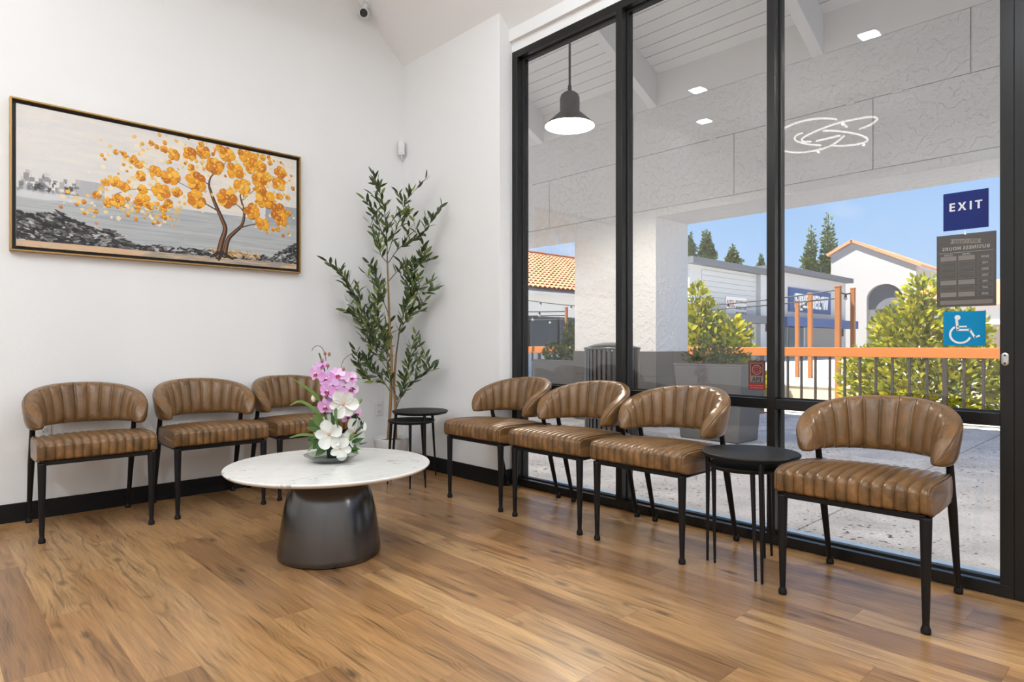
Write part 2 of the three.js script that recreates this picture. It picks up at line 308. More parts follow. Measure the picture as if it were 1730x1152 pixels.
structure('facade_wall', 'pale outer wall of the building along the walkway', box(3.1, 3.3, -0.1, 6.0, -12, ZL - 0.15), M.smoothPaint);
structure('roof_slab', 'building roof above the room', box(XB - 0.3, 3.3, 5.95, 6.2, -12, 6), M.capGrey);
structure('upper_wall', 'outer wall above the short wall', box(3.12, 3.3, 3.6, 6.0, ZL - 0.15, -3.345), M.smoothPaint);

// ------------------------------------------------------------------ leather chairs
const chair = {};
{
  const N = 15, TH = 112 * Math.PI / 180;
  const arc = (u) => { const a = u * TH; return [0.262 * Math.sin(a), -0.02 - 0.235 * Math.cos(a), a]; };
  const backAt = (s, v) => {
    let u = s * 2 - 1; const e = Math.abs(u), tip = e > 0.82 ? Math.sqrt(Math.max(0, 1 - ((e - 0.82) / 0.18) ** 2)) : 1, k = Math.max(0.02, tip);
    const [x, z, a] = arc(u), b0 = 0.548 - 0.004 * e * e, t0 = 0.778 - 0.16 * Math.pow(e, 2.2), bot = b0 + 0.012 * (1 - tip), top = b0 + (t0 - b0) * (0.25 + 0.75 * k), ym = (top + bot) / 2, hh = Math.max(0.004, (top - bot) / 2) * (tip < 0.03 ? 0.1 : 1), th = 0.037 * Math.max(0.05, tip);
    const t = v * Math.PI * 2, ct = Math.cos(t), st = Math.sin(t), p = 2 / 3.4;
    let n = th * Math.sign(ct) * Math.pow(Math.abs(ct), p), y = ym + hh * Math.sign(st) * Math.pow(Math.abs(st), p);
    const inner = sstep(0.05, 0.55, -ct) * (0.4 + 0.6 * sstep(0.98, 0.8, Math.abs(st)));
    const c = Math.abs(Math.sin(Math.PI * N * (u + 1) / 2)); n -= inner * k * (0.017 * Math.pow(c, 0.4) - 0.01);
    n += 0.13 * (y - 0.66) + 0.01 * sstep(0.62, 0.78, y);                       // leans outwards
    return [x + n * Math.sin(a), y, z - n * Math.cos(a)];
  };
  chair.back = sheet(180, 30, backAt, true, (s, v) => [s * 0.9, v * 0.55]);
  const seam = (f, s, v0, v1, n) => { const q = []; for (let j = 0; j <= n; j++) q.push(f(s, v0 + (v1 - v0) * j / n)); return tube(q, 0.0021, n * 2, 4); };
  const bs = []; for (let i = 1; i < N; i++) bs.push(seam(backAt, i / N, 0.3, 0.72, 20)); chair.backSeams = merge(bs);
  // piping where the channelled front meets the smooth back
  const pts = []; for (let i = 0; i <= 60; i++) { const u = (i / 60 * 2 - 1) * 0.985, [x, z, a] = arc(u), e = Math.abs(u), kk = e > 0.82 ? Math.sqrt(1 - ((e - 0.82) / 0.18) ** 2) : 1, b0 = 0.548 - 0.004 * e * e, y = b0 + (0.778 - 0.16 * Math.pow(e, 2.2) - b0) * (0.25 + 0.75 * kk) - 0.002, n = 0.013 * kk + 0.13 * (y - 0.66) + 0.01; pts.push([x + n * Math.sin(a), y, z - n * Math.cos(a)]); }
  chair.backPiping = tube(pts, 0.0032, 120, 6);
  const hx = 0.272, N2 = 14;
  const seatAt = (s, v) => {
    let u = s * 2 - 1; const e = Math.abs(u), tip = e > 0.93 ? Math.pow(Math.max(0, 1 - ((e - 0.93) / 0.07) ** 3), 0.4) : 1, k = e >= 0.9999 ? 0 : 0.86 + 0.14 * tip;
    const t = v * Math.PI * 2, ct = Math.cos(t), st = Math.sin(t), p = 2 / 6;
    let z = 0.043 + 0.242 * k * Math.sign(ct) * Math.pow(Math.abs(ct), p), y = 0.456 + 0.05 * (e > 0.93 ? k : 1) * Math.sign(st) * Math.pow(Math.abs(st), p);
    const X = e > 0.93 ? hx * (0.93 + 0.07 * Math.sin(Math.min(1, (e - 0.93) / 0.06) * Math.PI / 2)) : hx * e;
    const c = Math.pow(Math.abs(Math.sin(Math.PI * N2 * (u + 1) / 2)), 0.5), up = sstep(-0.1, 0.7, st), fr = sstep(0.2, 0.8, ct), f = (e > 0.95 ? 0 : 1);
    y += up * (0.012 * (1 - u * u) * (1 - Math.pow(Math.abs((z - 0.03) / 0.26), 3)) - 0.014 * sstep(0.12, -0.18, z) + f * 0.013 * (c - 0.7)); z += fr * f * 0.012 * (c - 0.7) + fr * 0.006 * (1 - u * u);
    const taper = 1 - 0.1 * sstep(0.1, -0.22, z);
    return [Math.sign(u) * X * taper, y, z];
  };
  chair.seat = sheet(182, 36, seatAt, true, (s, v) => [s * 0.6, v * 0.9]);
  const ss = []; for (let i = 1; i < N2; i++) ss.push(seam(seatAt, i / N2, -0.11, 0.44, 40)); chair.seatSeams = merge(ss);
  chair.seatPiping = [-1, 1].map((sd) => { const q = []; for (let j = 0; j < 40; j++) { const p = seatAt(0.5 + sd * 0.47, j / 40); q.push([p[0] + sd * 0.004, p[1], p[2]]); } return tube(q, 0.003, 80, 6, true); });
  const R = (a, b) => rod(a, b, 0.011, 0.011, 8);
  chair.rail = merge([rbox(0.5, 0.022, 0.022, 0.003).translate(0, 0.4, 0.255), rbox(0.44, 0.022, 0.016, 0.003).translate(0, 0.4, -0.165), R([-0.2475, 0.397, 0.25], [-0.24, 0.397, -0.155]), R([0.2475, 0.397, 0.25], [0.24, 0.397, -0.155])]);
  chair.frontLeg = lathe([[0, 0], [0.0155, 0], [0.0165, 0.006], [0.016, 0.016], [0.0125, 0.024], [0.011, 0.032], [0.0118, 0.05], [0.0195, 0.395], [0.0195, 0.404], [0, 0.404]], 20);
  const foot = lathe([[0, 0], [0.0155, 0], [0.0165, 0.006], [0.016, 0.016], [0.0125, 0.024], [0.0105, 0.034], [0, 0.036]], 20);
  chair.rearLeg = (sx) => merge([foot.clone().translate(sx * 0.245, 0, -0.257), rod([sx * 0.245, 0.028, -0.25], [sx * 0.244, 0.345, -0.163], 0.0105, 0.0165), rod([sx * 0.244, 0.345, -0.163], [sx * 0.244, 0.6, -0.098], 0.0165, 0.012)]);
  chair.rearLegs = [chair.rearLeg(-1), chair.rearLeg(1)];
}
function makeChair(label, x, z, turn, group) {
  const t = thing('leather_chair', label, 'chair', [x, 0, z], turn, group);
  part('seat', chair.seat, M.leather, t); const b = part('backrest', chair.back, M.leather, t);
  part('piping', chair.backPiping, M.leather, b); part('seams', chair.backSeams, M.seam, b); part('seams', chair.seatSeams, M.seam, t.children[0]); for (const g of chair.seatPiping) part('piping', g, M.leather, t.children[0]);
  part('seat_frame', chair.rail, M.blackMetal, t);
  for (const s of [-1, 1]) part('leg', chair.frontLeg, M.blackMetal, t, [s * 0.2475, 0, 0.255]);
  for (const g of chair.rearLegs) part('leg', g, M.blackMetal, t);
  return t;
}
const gl = 'brown leather chairs along the left wall', gw = 'brown leather chairs along the window', W90 = -Math.PI / 2;
makeChair('channelled brown leather chair under the painting, farthest from the plant', 0.735, -4.225, 0, gl);
makeChair('channelled brown leather chair under the painting, middle of the three by the left wall', 1.37, -4.243, 0, gl);
makeChair('channelled brown leather chair half hidden behind the pink and white flowers', 1.98, -4.268, 0, gl);
makeChair('channelled brown leather chair at the window, next to the short white wall', 2.835, -3.086, W90, gw);
makeChair('channelled brown leather chair at the window, middle of the row of three', 2.825, -2.457, W90, gw);
makeChair('channelled brown leather chair at the window, touching the round black side table', 2.822, -1.842, W90, gw);
makeChair('large nearest brown leather chair standing alone below the hours sign', 2.812, -0.884, W90 + 0.02, gw);

// ------------------------------------------------------------------ coffee table
{
  const t = thing('coffee_table', 'round white stone coffee table on a grey metal dome base', 'table', [1.47, 0, -2.835]);
  const top = lathe([[0, 0.405], [0.40, 0.405], [0.445, 0.407], [0.466, 0.413], [0.4745, 0.421], [0.475, 0.426], [0.4725, 0.4295], [0.468, 0.43], [0, 0.43]], 96);
  const p = top.attributes.position, uv = top.attributes.uv; for (let i = 0; i < p.count; i++) uv.setXY(i, p.getX(i) * 0.9 + 0.5, p.getZ(i) * 0.9 + 0.5);
  part('table_top', top, M.quartz, t);
  part('base', lathe([[0, 0.002], [0.232, 0.002], [0.2385, 0.008], [0.238, 0.03], [0.226, 0.13], [0.212, 0.22], [0.199, 0.275], [0.182, 0.32], [0.158, 0.352], [0.128, 0.374], [0.1, 0.385], [0.1, 0.398], [0, 0.398]], 96), M.gunmetal, t);
  part('foot_ring', lathe([[0.2, 0], [0.23, 0], [0.23, 0.004], [0.2, 0.004]], 64), M.dark, t);
  part('mount_plate', cyl(0.12, 0.12, 0.01, 48), M.dark, t, [0, 0.4015, 0]);
}
// ------------------------------------------------------------------ nesting tables
function nest(name, label, x, z, r, y, feet, group) {
  const t = thing(name, label, 'side table', [x, 0, z], 0, group);
  part('table_top', lathe([[0, y - 0.024], [r - 0.03, y - 0.024], [r - 0.012, y - 0.02], [r - 0.002, y - 0.01], [r, y - 0.005], [r - 0.003, y], [r - 0.01, y], [0, y]], 72), M.blackWood, t);
  for (const [fx, fz] of feet) { const l = Math.hypot(fx, fz), k = (r - 0.025) / l; part('leg', rod([fx, 0, fz], [fx * k, y - 0.02, fz * k], 0.0055, 0.011, 12), M.blackMetal, t); }
}
nest('side_table', 'round black side table next to the nearest chair, the taller of its pair', 2.75, -1.36, 0.211, 0.52, [[0.225, -0.005], [-0.158, 0.13], [-0.055, -0.18]], 'black nesting tables');
nest('side_table', 'low black table tucked under the taller one next to the nearest chair', 2.755, -1.385, 0.162, 0.462, [[0.165, 0.012], [-0.152, 0.122], [-0.065, -0.115]], 'black nesting tables');
nest('side_table', 'round black table in the corner by the potted tree, the taller of its pair', 2.72, -3.866, 0.203, 0.52, [[-0.09, 0.19], [0.215, -0.1], [-0.15, -0.155]], 'black nesting tables');
nest('side_table', 'low black table in the corner, tucked under the taller one by the tree', 2.628, -3.845, 0.168, 0.462, [[-0.1, 0.13], [0.17, -0.075], [-0.13, -0.11]], 'black nesting tables');

// ------------------------------------------------------------------ leaves and plants
// a leaf along +y, folded along its rib and curled back
function leafGeo(len, wid, fold = 0.25, curl = 0.2, n = 4, peak = 0.45) {
  const pos = [], idx = [];
  for (let i = 0; i <= n; i++) {
    const t = i / n, w = wid / 2 * Math.pow(Math.sin(Math.PI * Math.pow(t, Math.log(0.5) / Math.log(peak))), 0.8) + (i === 0 ? wid * 0.04 : 0), y = len * t, z = -curl * len * t * t;
    pos.push(-w, y, z + w * fold, 0, y, z, w, y, z + w * fold);
    if (i) { const a = (i - 1) * 3, b = i * 3; idx.push(a, a + 1, b, b, a + 1, b + 1, a + 1, a + 2, b + 1, b + 1, a + 2, b + 2); }
  }
  const g = new THREE.BufferGeometry(); g.setAttribute('position', new THREE.Float32BufferAttribute(pos, 3)); g.setIndex(idx); g.computeVertexNormals(); return g;
}
const UP3 = V(0, 1, 0);
function aim(o, dir, roll = 0) { o.quaternion.setFromUnitVectors(UP3, dir.clone().normalize()); o.quaternion.multiply(new THREE.Quaternion().setFromAxisAngle(UP3, roll)); }
const side = V(0.728, 0, 0.6856), away = V(0.6856, 0, -0.728);          // two level directions used to lay out the branches of the plants
{
  const t = thing('olive_tree', 'tall artificial olive tree in a white pot in the room corner', 'plant', [2.69, 0, -4.2]);
  part('pot', lathe([[0, 0], [0.105, 0], [0.11, 0.006], [0.132, 0.26], [0.135, 0.285], [0.131, 0.29], [0.124, 0.288], [0.121, 0.25], [0, 0.25]], 48), M.white, t);
  part('moss', lathe([[0, 0.275], [0.06, 0.272], [0.122, 0.262]], 32), mat([0.03, 0.06, 0.012], 0.95, { bumpMap: peel, bumpScale: 0.01 }), t);
  const r = RNG(42), P = (px, py, dz = 0) => side.clone().multiplyScalar((px - 661) * 0.00453).add(V(0, 0.262 + (741 - py) * 0.00453, 0)).addScaledVector(away, dz);
  const inRoom = (v) => v.set(Math.min(v.x, 0.27), v.y, Math.max(v.z, -0.27));
  const A = [[655, 741], [658, 690], [660, 640], [661, 600], [658, 545], [656, 490], [654, 440], [652, 392], [648, 350], [641, 320], [634, 300]].map(([a, b], i) => inRoom(P(a, b, 0.01 * Math.sin(i))));
  const B = [[668, 741], [667, 690], [664, 645], [667, 595], [673, 550], [680, 520], [690, 488], [702, 462]].map(([a, b], i) => inRoom(P(a, b, 0.015 * i)));
  const S = (pts, r0, r1) => { const c = new THREE.CatmullRomCurve3(pts), g = new THREE.TubeGeometry(c, 40, 1, 8), p = g.attributes.position; for (let i = 0; i < p.count; i++) { const k = Math.floor(i / 9) / 40, q = c.getPointAt(k), rr = r0 + (r1 - r0) * k; p.setXYZ(i, q.x + (p.getX(i) - q.x) * rr, q.y + (p.getY(i) - q.y) * rr, q.z + (p.getZ(i) - q.z) * rr); } return g; };
  part('trunk', S(A.slice(0, 7), 0.013, 0.006), M.bark, t); part('trunk', S(B.slice(0, 4), 0.012, 0.008), M.bark, t);
  const br = [[A.slice(6), 0.005], [B.slice(3), 0.006]];
  const add = (pts, d) => br.push([pts.map(([a, b], i) => inRoom(P(a, b, d * i / (pts.length - 1) + 0.01))), 0.0035]);
  add([[654, 425], [664, 392], [676, 356], [690, 318]], 0.05); add([[655, 440], [674, 416], [700, 402], [720, 388], [734, 366]], -0.1); add([[656, 470], [678, 446], [704, 440], [734, 432]], 0.1);
  add([[672, 555], [690, 505], [704, 486], [720, 492], [736, 484]], -0.06); add([[680, 520], [690, 470], [696, 440], [716, 428]], 0.16); add([[661, 600], [632, 562], [606, 505], [592, 476], [573, 452]], -0.08);
  add([[660, 620], [628, 566], [600, 528], [564, 521]], 0.1); add([[660, 630], [640, 596], [622, 556], [606, 528]], -0.16); add([[660, 660], [640, 634], [618, 612], [602, 598]], 0.12);
  add([[667, 690], [684, 655], [712, 630], [730, 614]], -0.1); add([[666, 690], [680, 640], [688, 606], [693, 578]], 0.08); add([[657, 530], [642, 496], [634, 470], [626, 448]], 0.12); add([[661, 610], [646, 560], [640, 520], [646, 486]], -0.14);
  add([[666, 660], [652, 628], [634, 640], [612, 604]], -0.18); add([[672, 560], [688, 530], [704, 520], [712, 508]], 0.18); add([[660, 640], [650, 610], [648, 580], [640, 545]], 0.2); add([[654, 440], [644, 428], [640, 410], [636, 396]], -0.08); add([[652, 400], [640, 380], [634, 360], [632, 345]], 0.08);
  const lg = [leafGeo(0.092, 0.024, 0.3, 0.12), leafGeo(0.082, 0.021, 0.35, -0.1), leafGeo(0.073, 0.022, 0.2, 0.25)], all = [];
  for (const [pts, rad] of br) {
    const c = new THREE.CatmullRomCurve3(pts), L = c.getLength(); part('branch', S(pts, rad, 0.0014), M.twig, t);
    const n = Math.round(L / 0.02), start = pts === br[1][0] ? 0.35 : 0.2;
    for (let i = 0; i <= n; i++) {
      const k = i / n; if (k < start * (0.6 + r() * 0.8)) continue;
      const p = c.getPointAt(k), d = c.getTangentAt(k), ang = i * 2.4 + r(), ax = V(Math.cos(ang), 0.25 * r(), Math.sin(ang)), dir = d.clone().multiplyScalar(k > 0.97 ? 1.6 : 0.75).add(ax.multiplyScalar(0.85)).add(V(0, 0.15, 0));
      all.push([p, dir, r() * 6, r()]);
      if (r() < 0.35) all.push([p, dir.clone().add(V(r() - 0.5, r() - 0.7, r() - 0.5)), r() * 6, r()]);
      if (r() < 0.03) part('olive_fruit', new THREE.SphereGeometry(0.0085, 8, 6).scale(1, 1.25, 1), M.dark, t, [p.x + 0.02 * (r() - 0.5), p.y - 0.02, p.z]);
    }
  }
  const twigs = [];
  for (const [pts] of br.slice(0, br.length)) {
    const c = new THREE.CatmullRomCurve3(pts), L = c.getLength();
    for (let q = 0.35 + 0.1 * r(); q < 0.95; q += 0.085 / L * (0.8 + 0.5 * r())) {
      const p = c.getPointAt(q), d = c.getTangentAt(q), a = r() * 6.28, e = d.clone().multiplyScalar(0.8).add(V(Math.cos(a) * 0.8, 0.35, Math.sin(a) * 0.8)).normalize(), l = 0.1 + 0.1 * r(), end = inRoom(p.clone().addScaledVector(e, l));
      twigs.push(rod(p.toArray(), end.toArray(), 0.0016, 0.0009, 5));
      for (let k = 1; k <= 6; k++) { const pp = p.clone().lerp(end, k / 6), an = k * 2.6 + r(); all.push([pp, e.clone().multiplyScalar(k === 6 ? 1.5 : 0.7).add(V(Math.cos(an) * 0.7, 0.2, Math.sin(an) * 0.7)), r() * 6, r()]); }
    }
  }
  part('twigs', merge(twigs), M.twig, t).userData.kind = 'stuff';
  const rest = [], o = new THREE.Object3D();
  for (const [p, dir, roll, k] of all) {      // keep the crown clear of the two walls
    const reach = p.clone().addScaledVector(dir.clone().normalize(), 0.1); const over = Math.max(0, reach.x + 2.69 - 3.015), overz = Math.min(0, reach.z - 4.2 + 4.54);
    p.x -= over; p.z -= overz;
  }
  all.sort((a, b) => (b[0].dot(away) < a[0].dot(away) ? 1 : -1));
  all.forEach(([p, dir, roll, k], i) => {
    const g = lg[i % 3], m = k < 0.38 ? 0 : k < 0.68 ? 1 : k < 0.82 ? 2 : 3;
    if (i < 300) { const l = part('leaf', g, M.olive[m], t, p.toArray()); aim(l, dir, roll); } else { o.position.copy(p); aim(o, dir, roll); o.scale.setScalar(1); o.updateMatrix(); (rest[m] ??= []).push(g.clone().applyMatrix4(o.matrix)); }
  });
  rest.forEach((gs, m) => { if (gs?.length) { const f = part('leaves', merge(gs.map((g) => g.toNonIndexed())), M.olive[m], t); f.userData.kind = 'stuff'; } });
}
// ------------------------------------------------------------------ flower arrangement
{
  const t = thing('flower_arrangement', 'pink orchids and white blossoms with leaves in a shallow glass dish', 'flowers', [1.505, 0.43, -2.885]);
  const smoke = new THREE.MeshPhysicalMaterial({ color: C(0.72, 0.75, 0.73), roughness: 0.03, transmission: 1, thickness: 0, ior: 1.45 });
  part('dish', lathe([[0, 0.001], [0.066, 0.001], [0.085, 0.006], [0.112, 0.02], [0.129, 0.0335], [0.131, 0.036], [0.128, 0.0355], [0.108, 0.024], [0.08, 0.0105], [0.06, 0.006], [0, 0.006]], 64), smoke, t);
  part('pebble_bed', lathe([[0, 0.0165], [0.05, 0.017], [0.09, 0.0155], [0.093, 0.0148], [0.078, 0.0115], [0.058, 0.0075], [0, 0.0075]], 48), mat([0.1, 0.1, 0.085], 0.3, { bumpMap: grain(256, 256, (x, y) => 0.5 + loopNoise(x, y, 40, 3, 2), false, [3, 1]), bumpScale: 0.004 }), t);
  const green = mat([0.05, 0.12, 0.025], 0.5), stemDark = mat([0.012, 0.035, 0.008], 0.5), bright = mat([0.13, 0.22, 0.05], 0.5), white = new THREE.MeshPhysicalMaterial({ color: C(0.8, 0.8, 0.75), roughness: 0.6, transmission: 0.12, thickness: 0 });
  const cream = mat([0.8, 0.72, 0.5], 0.6), peach = mat([0.72, 0.38, 0.2], 0.6), pinks = [[0.78, 0.42, 0.74], [0.74, 0.34, 0.68], [0.82, 0.6, 0.8], [0.74, 0.48, 0.8]].map((c) => new THREE.MeshPhysicalMaterial({ color: C(...c), roughness: 0.6, transmission: 0.12, thickness: 0 })), lip = mat([0.5, 0.06, 0.25], 0.6), bud = mat([0.3, 0.13, 0.09], 0.6), stalk = mat([0.09, 0.055, 0.035], 0.6);
  const r = RNG(7), P = (px, py, dz = 0) => side.clone().multiplyScalar((px - 562) * 0.00292).add(V(0, 0.012 + (777 - py) * 0.00292, 0)).addScaledVector(away, dz);
  const stems = []; for (let k = 0; k < 9; k++) { const a = k * 0.7, q = 0.011 + 0.006 * (k % 2); stems.push(rod([q * Math.cos(a), 0.012, q * Math.sin(a)], [q * 1.15 * Math.cos(a + 0.4), 0.09, q * 1.15 * Math.sin(a + 0.4)], 0.0055, 0.0055, 8)); }
  part('stem_bundle', merge(stems), stemDark, t);
  part('core_stem', tube([[0, 0.08, 0], P(562, 700).toArray(), P(560, 660).toArray(), P(548, 625, 0.01).toArray(), P(541, 600).toArray()], 0.0035, 30, 6), green, t);
  // cupped petal along +y
  const petal = (len, wid, cup, curl, peak = 0.6) => sheet(8, 6, (u, v) => { const w = wid / 2 * Math.pow(Math.sin(Math.PI * Math.pow(Math.max(1e-4, u * 0.96 + 0.02), Math.log(0.5) / Math.log(peak))), 0.6), x = (v * 2 - 1) * w, c = (v * 2 - 1) ** 2; return [x, len * u - 0.1 * len * curl * u * u, cup * w * c + curl * len * u * u * 0.5]; });
  const wp = petal(0.066, 0.054, 0.5, 0.35), wq = petal(0.06, 0.044, 0.4, 0.3, 0.55), op = petal(0.039, 0.043, 0.15, 0.1, 0.6), oq = petal(0.039, 0.026, 0.2, 0.15, 0.55), lp = petal(0.018, 0.014, 0.8, 0.9);
  const face = (g, d, roll) => { g.quaternion.setFromUnitVectors(V(0, 0, 1), d.normalize()); g.quaternion.multiply(new THREE.Quaternion().setFromAxisAngle(V(0, 0, 1), roll)); };
  const towards = away.clone().negate();
  function whiteBloom(px, py, dz, dx, dy, roll, k = 1, n = 5) {
    const g = sub('white_blossom', t, P(px, py, dz).toArray()); face(g, towards.clone().addScaledVector(side, dx).add(V(0, dy, 0)), roll); g.scale.setScalar(k);
    for (let i = 0; i < n; i++) part('petal', i % 2 ? wq : wp, white, g, [0, 0, 0], [0.28 + 0.14 * (i % 2), 0, i * Math.PI * 2 / n]);
    part('pistil', new THREE.SphereGeometry(0.0062, 12, 10).scale(1, 1, 1.6), peach, g, [0, 0, 0.008]);
  }
  function orchid(px, py, dz, dx, dy, roll, m = 0, k = 1) {
    const g = sub('orchid_bloom', t, P(px, py, dz).toArray()); face(g, towards.clone().addScaledVector(side, dx).add(V(0, dy, 0)), roll); g.scale.setScalar(k);
    for (const a of [-1, 1]) part('petal', op, pinks[m], g, [0, 0, 0.003], [0.15, 0, a * 1.3]);
    for (const a of [0, 2.25, -2.25]) part('petal', oq, pinks[(m + 2) % 4], g, [0, 0, 0], [0.08, 0, a]);
    for (const a of [2.6, 3.14, -2.6]) part('lip', lp, lip, g, [0, 0, 0.005], [0.5, 0, a]);
    part('column', new THREE.SphereGeometry(0.005, 8, 6), cream, g, [0, 0, 0.008]);
  }
  whiteBloom(566, 733, -0.075, -0.1, 0.25, 0.1, 1.15, 5); whiteBloom(583, 756, -0.07, 0.2, 0.3, 0.7, 0.9, 5); whiteBloom(599, 733, 0.0, 0.9, 0.5, 0.4, 1.15); whiteBloom(586, 684, -0.045, 0.15, 0.2, 0.5, 1.15, 6);
  whiteBloom(541, 745, 0.03, -1.3, 0.1, 0.2, 0.9); whiteBloom(553, 722, 0.06, -0.9, 0.6, 0.9, 0.85);
  orchid(538, 634, -0.01, -0.7, 0.2, 0.1, 0, 1.05); orchid(558, 642, -0.03, -0.1, 0.1, -0.1, 1, 1.15); orchid(573, 637, -0.02, 0.2, 0.5, 0.2, 2, 1.1); orchid(566, 652, -0.04, 0.0, 0.1, 0.3, 3, 1.0); orchid(561, 662, -0.045, -0.2, 0.1, -0.3, 1, 1.1); orchid(584, 655, 0.0, 0.6, 0.2, -0.2, 2, 1.2);
  orchid(578, 668, -0.03, 0.3, 0.1, 0.2, 0, 1.1); orchid(557, 688, -0.045, -0.3, -0.1, 0.1, 1, 1.1); orchid(590, 704, 0.0, 0.6, 0.0, 0.1, 2, 1.1); orchid(546, 622, 0.0, -0.4, 0.5, 0.5, 3, 0.9); orchid(592, 642, 0.015, 0.8, 0.5, 0.4, 2, 0.95); orchid(552, 668, 0.01, -0.9, 0, 0, 3, 0.9); orchid(570, 646, 0.03, 0.1, 0.6, 0.8, 0, 1.1); orchid(584, 668, 0.03, 0.7, 0.1, 0.5, 1, 1.1); orchid(594, 660, 0.01, 0.9, 0.1, -0.4, 2, 1.0); orchid(568, 680, 0.0, 0.0, -0.1, 0.3, 3, 1.05); orchid(532, 628, 0.02, -1.1, 0.3, 0.4, 0, 0.8); orchid(600, 702, 0.02, 0.9, 0, 0.5, 2, 0.95);
  for (const [a, b, m] of [[547, 613, bud], [552, 601, bud], [559, 602, bud], [557, 621, bud], [583, 627, bud], [582, 641, lip], [533, 676, cream], [552, 668, cream]]) part('bud', new THREE.SphereGeometry(m === cream ? 0.013 : 0.0075, 10, 8).scale(1, 1.35, 1), m, t, P(a, b, -0.01).toArray());
  part('curling_twig', tube([P(558, 640), P(553, 614), P(549, 597), P(544, 590), P(538, 588), P(532, 591), P(529, 596)].map((q) => q.toArray()), 0.0016, 40, 6), stalk, t);
  part('curling_twig', tube([P(577, 640), P(578, 624), P(582, 612), P(591, 604), P(604, 599)].map((q) => q.toArray()), 0.0013, 30, 6), stalk, t);
  part('curling_twig', tube([P(594, 706), P(587, 701), P(582, 688), P(578, 682)].map((q) => q.toArray()), 0.0012, 20, 6), stalk, t);
  part('curling_twig', tube([P(580, 702), P(588, 704), P(600, 692), P(606, 684)].map((q) => q.toArray()), 0.0013, 20, 6), mat([0.35, 0.1, 0.12], 0.6), t);
  part('bud', new THREE.SphereGeometry(0.009, 10, 8).scale(1, 2, 1), bright, t, P(609, 681).toArray(), [0, 0, -0.7]);
  // long strap leaves: a ribbon with width along a curve
  const strap = (pts, w) => { const c = new THREE.CatmullRomCurve3(pts), B = V(0, 0, 0); return sheet(20, 2, (u, v) => { const p = c.getPointAt(u), d = c.getTangentAt(u); B.crossVectors(d, towards).normalize(); const k = w / 2 * Math.pow(Math.sin(Math.PI * Math.min(0.98, 0.12 + u * 0.86)), 0.7) * (v * 2 - 1); return [p.x + B.x * k, p.y + B.y * k + Math.abs(v * 2 - 1) * 0.002, p.z + B.z * k]; }); };
  const S = (l, w, m) => part('strap_leaf', strap(l.map((a) => P(...a)), w), m, t);
  S([[556, 720, 0], [548, 694, -0.01], [536, 668, -0.03], [520, 654, -0.05], [505, 643, -0.06]], 0.018, bright); S([[553, 728, 0], [544, 705, -0.02], [530, 688, -0.04], [514, 680, -0.05], [499, 687, -0.06]], 0.017, bright); S([[552, 738, -0.02], [536, 736, -0.05], [520, 734, -0.07], [502, 738, -0.09]], 0.014, bright);
  S([[566, 735, -0.02], [570, 705, -0.05], [575, 692, -0.07], [578, 705, -0.095], [582, 722, -0.1]], 0.019, green); S([[600, 755, 0.03], [609, 735, 0.03], [610, 718, 0.02], [603, 708, 0.02], [595, 706, 0.02]], 0.012, stemDark); S([[586, 664, 0.02], [596, 660, 0], [604, 662, -0.02]], 0.012, stemDark);
  const bl = leafGeo(0.085, 0.038, 0.25, 0.15, 6, 0.5);
  for (const [a, b, dx, dy, dz, m] of [[552, 738, -0.9, -0.45, -0.3, green], [553, 738, -0.6, -0.7, -0.4, green], [545, 726, -0.25, 0.7, -0.2, bright], [548, 735, -1, 0.5, 0, bright], [556, 742, -0.8, 0.1, -0.4, bright], [592, 742, 1, 0.35, 0, green], [592, 746, 1, 0.05, -0.2, green], [588, 752, 0.9, -0.4, -0.3, green], [590, 748, 0.6, -0.6, -0.3, green], [577, 758, 0.5, -0.3, -0.6, green], [596, 738, 0.7, 0.6, 0.3, stemDark], [575, 700, 0.1, 1, -0.3, green], [552, 704, -0.4, 0.9, 0, stemDark], [548, 742, -1, -0.1, 0.3, green], [546, 748, -0.9, -0.5, -0.1, bright], [556, 752, -0.4, -0.5, -0.7, green], [594, 750, 1, -0.15, 0.3, green], [586, 742, 0.8, 0.2, -0.6, bright], [600, 736, 0.9, 0.9, 0, green], [542, 734, -0.7, 0.9, 0.2, green], [566, 708, -0.2, 1, -0.5, green], [590, 726, 0.6, 1, 0.2, stemDark]]) {
    const l = part('leaf', bl, m, t, P(a, b, -0.01).toArray()); aim(l, side.clone().multiplyScalar(dx).add(V(0, dy, 0)).addScaledVector(away, dz), r() * 2.5);
  }
}

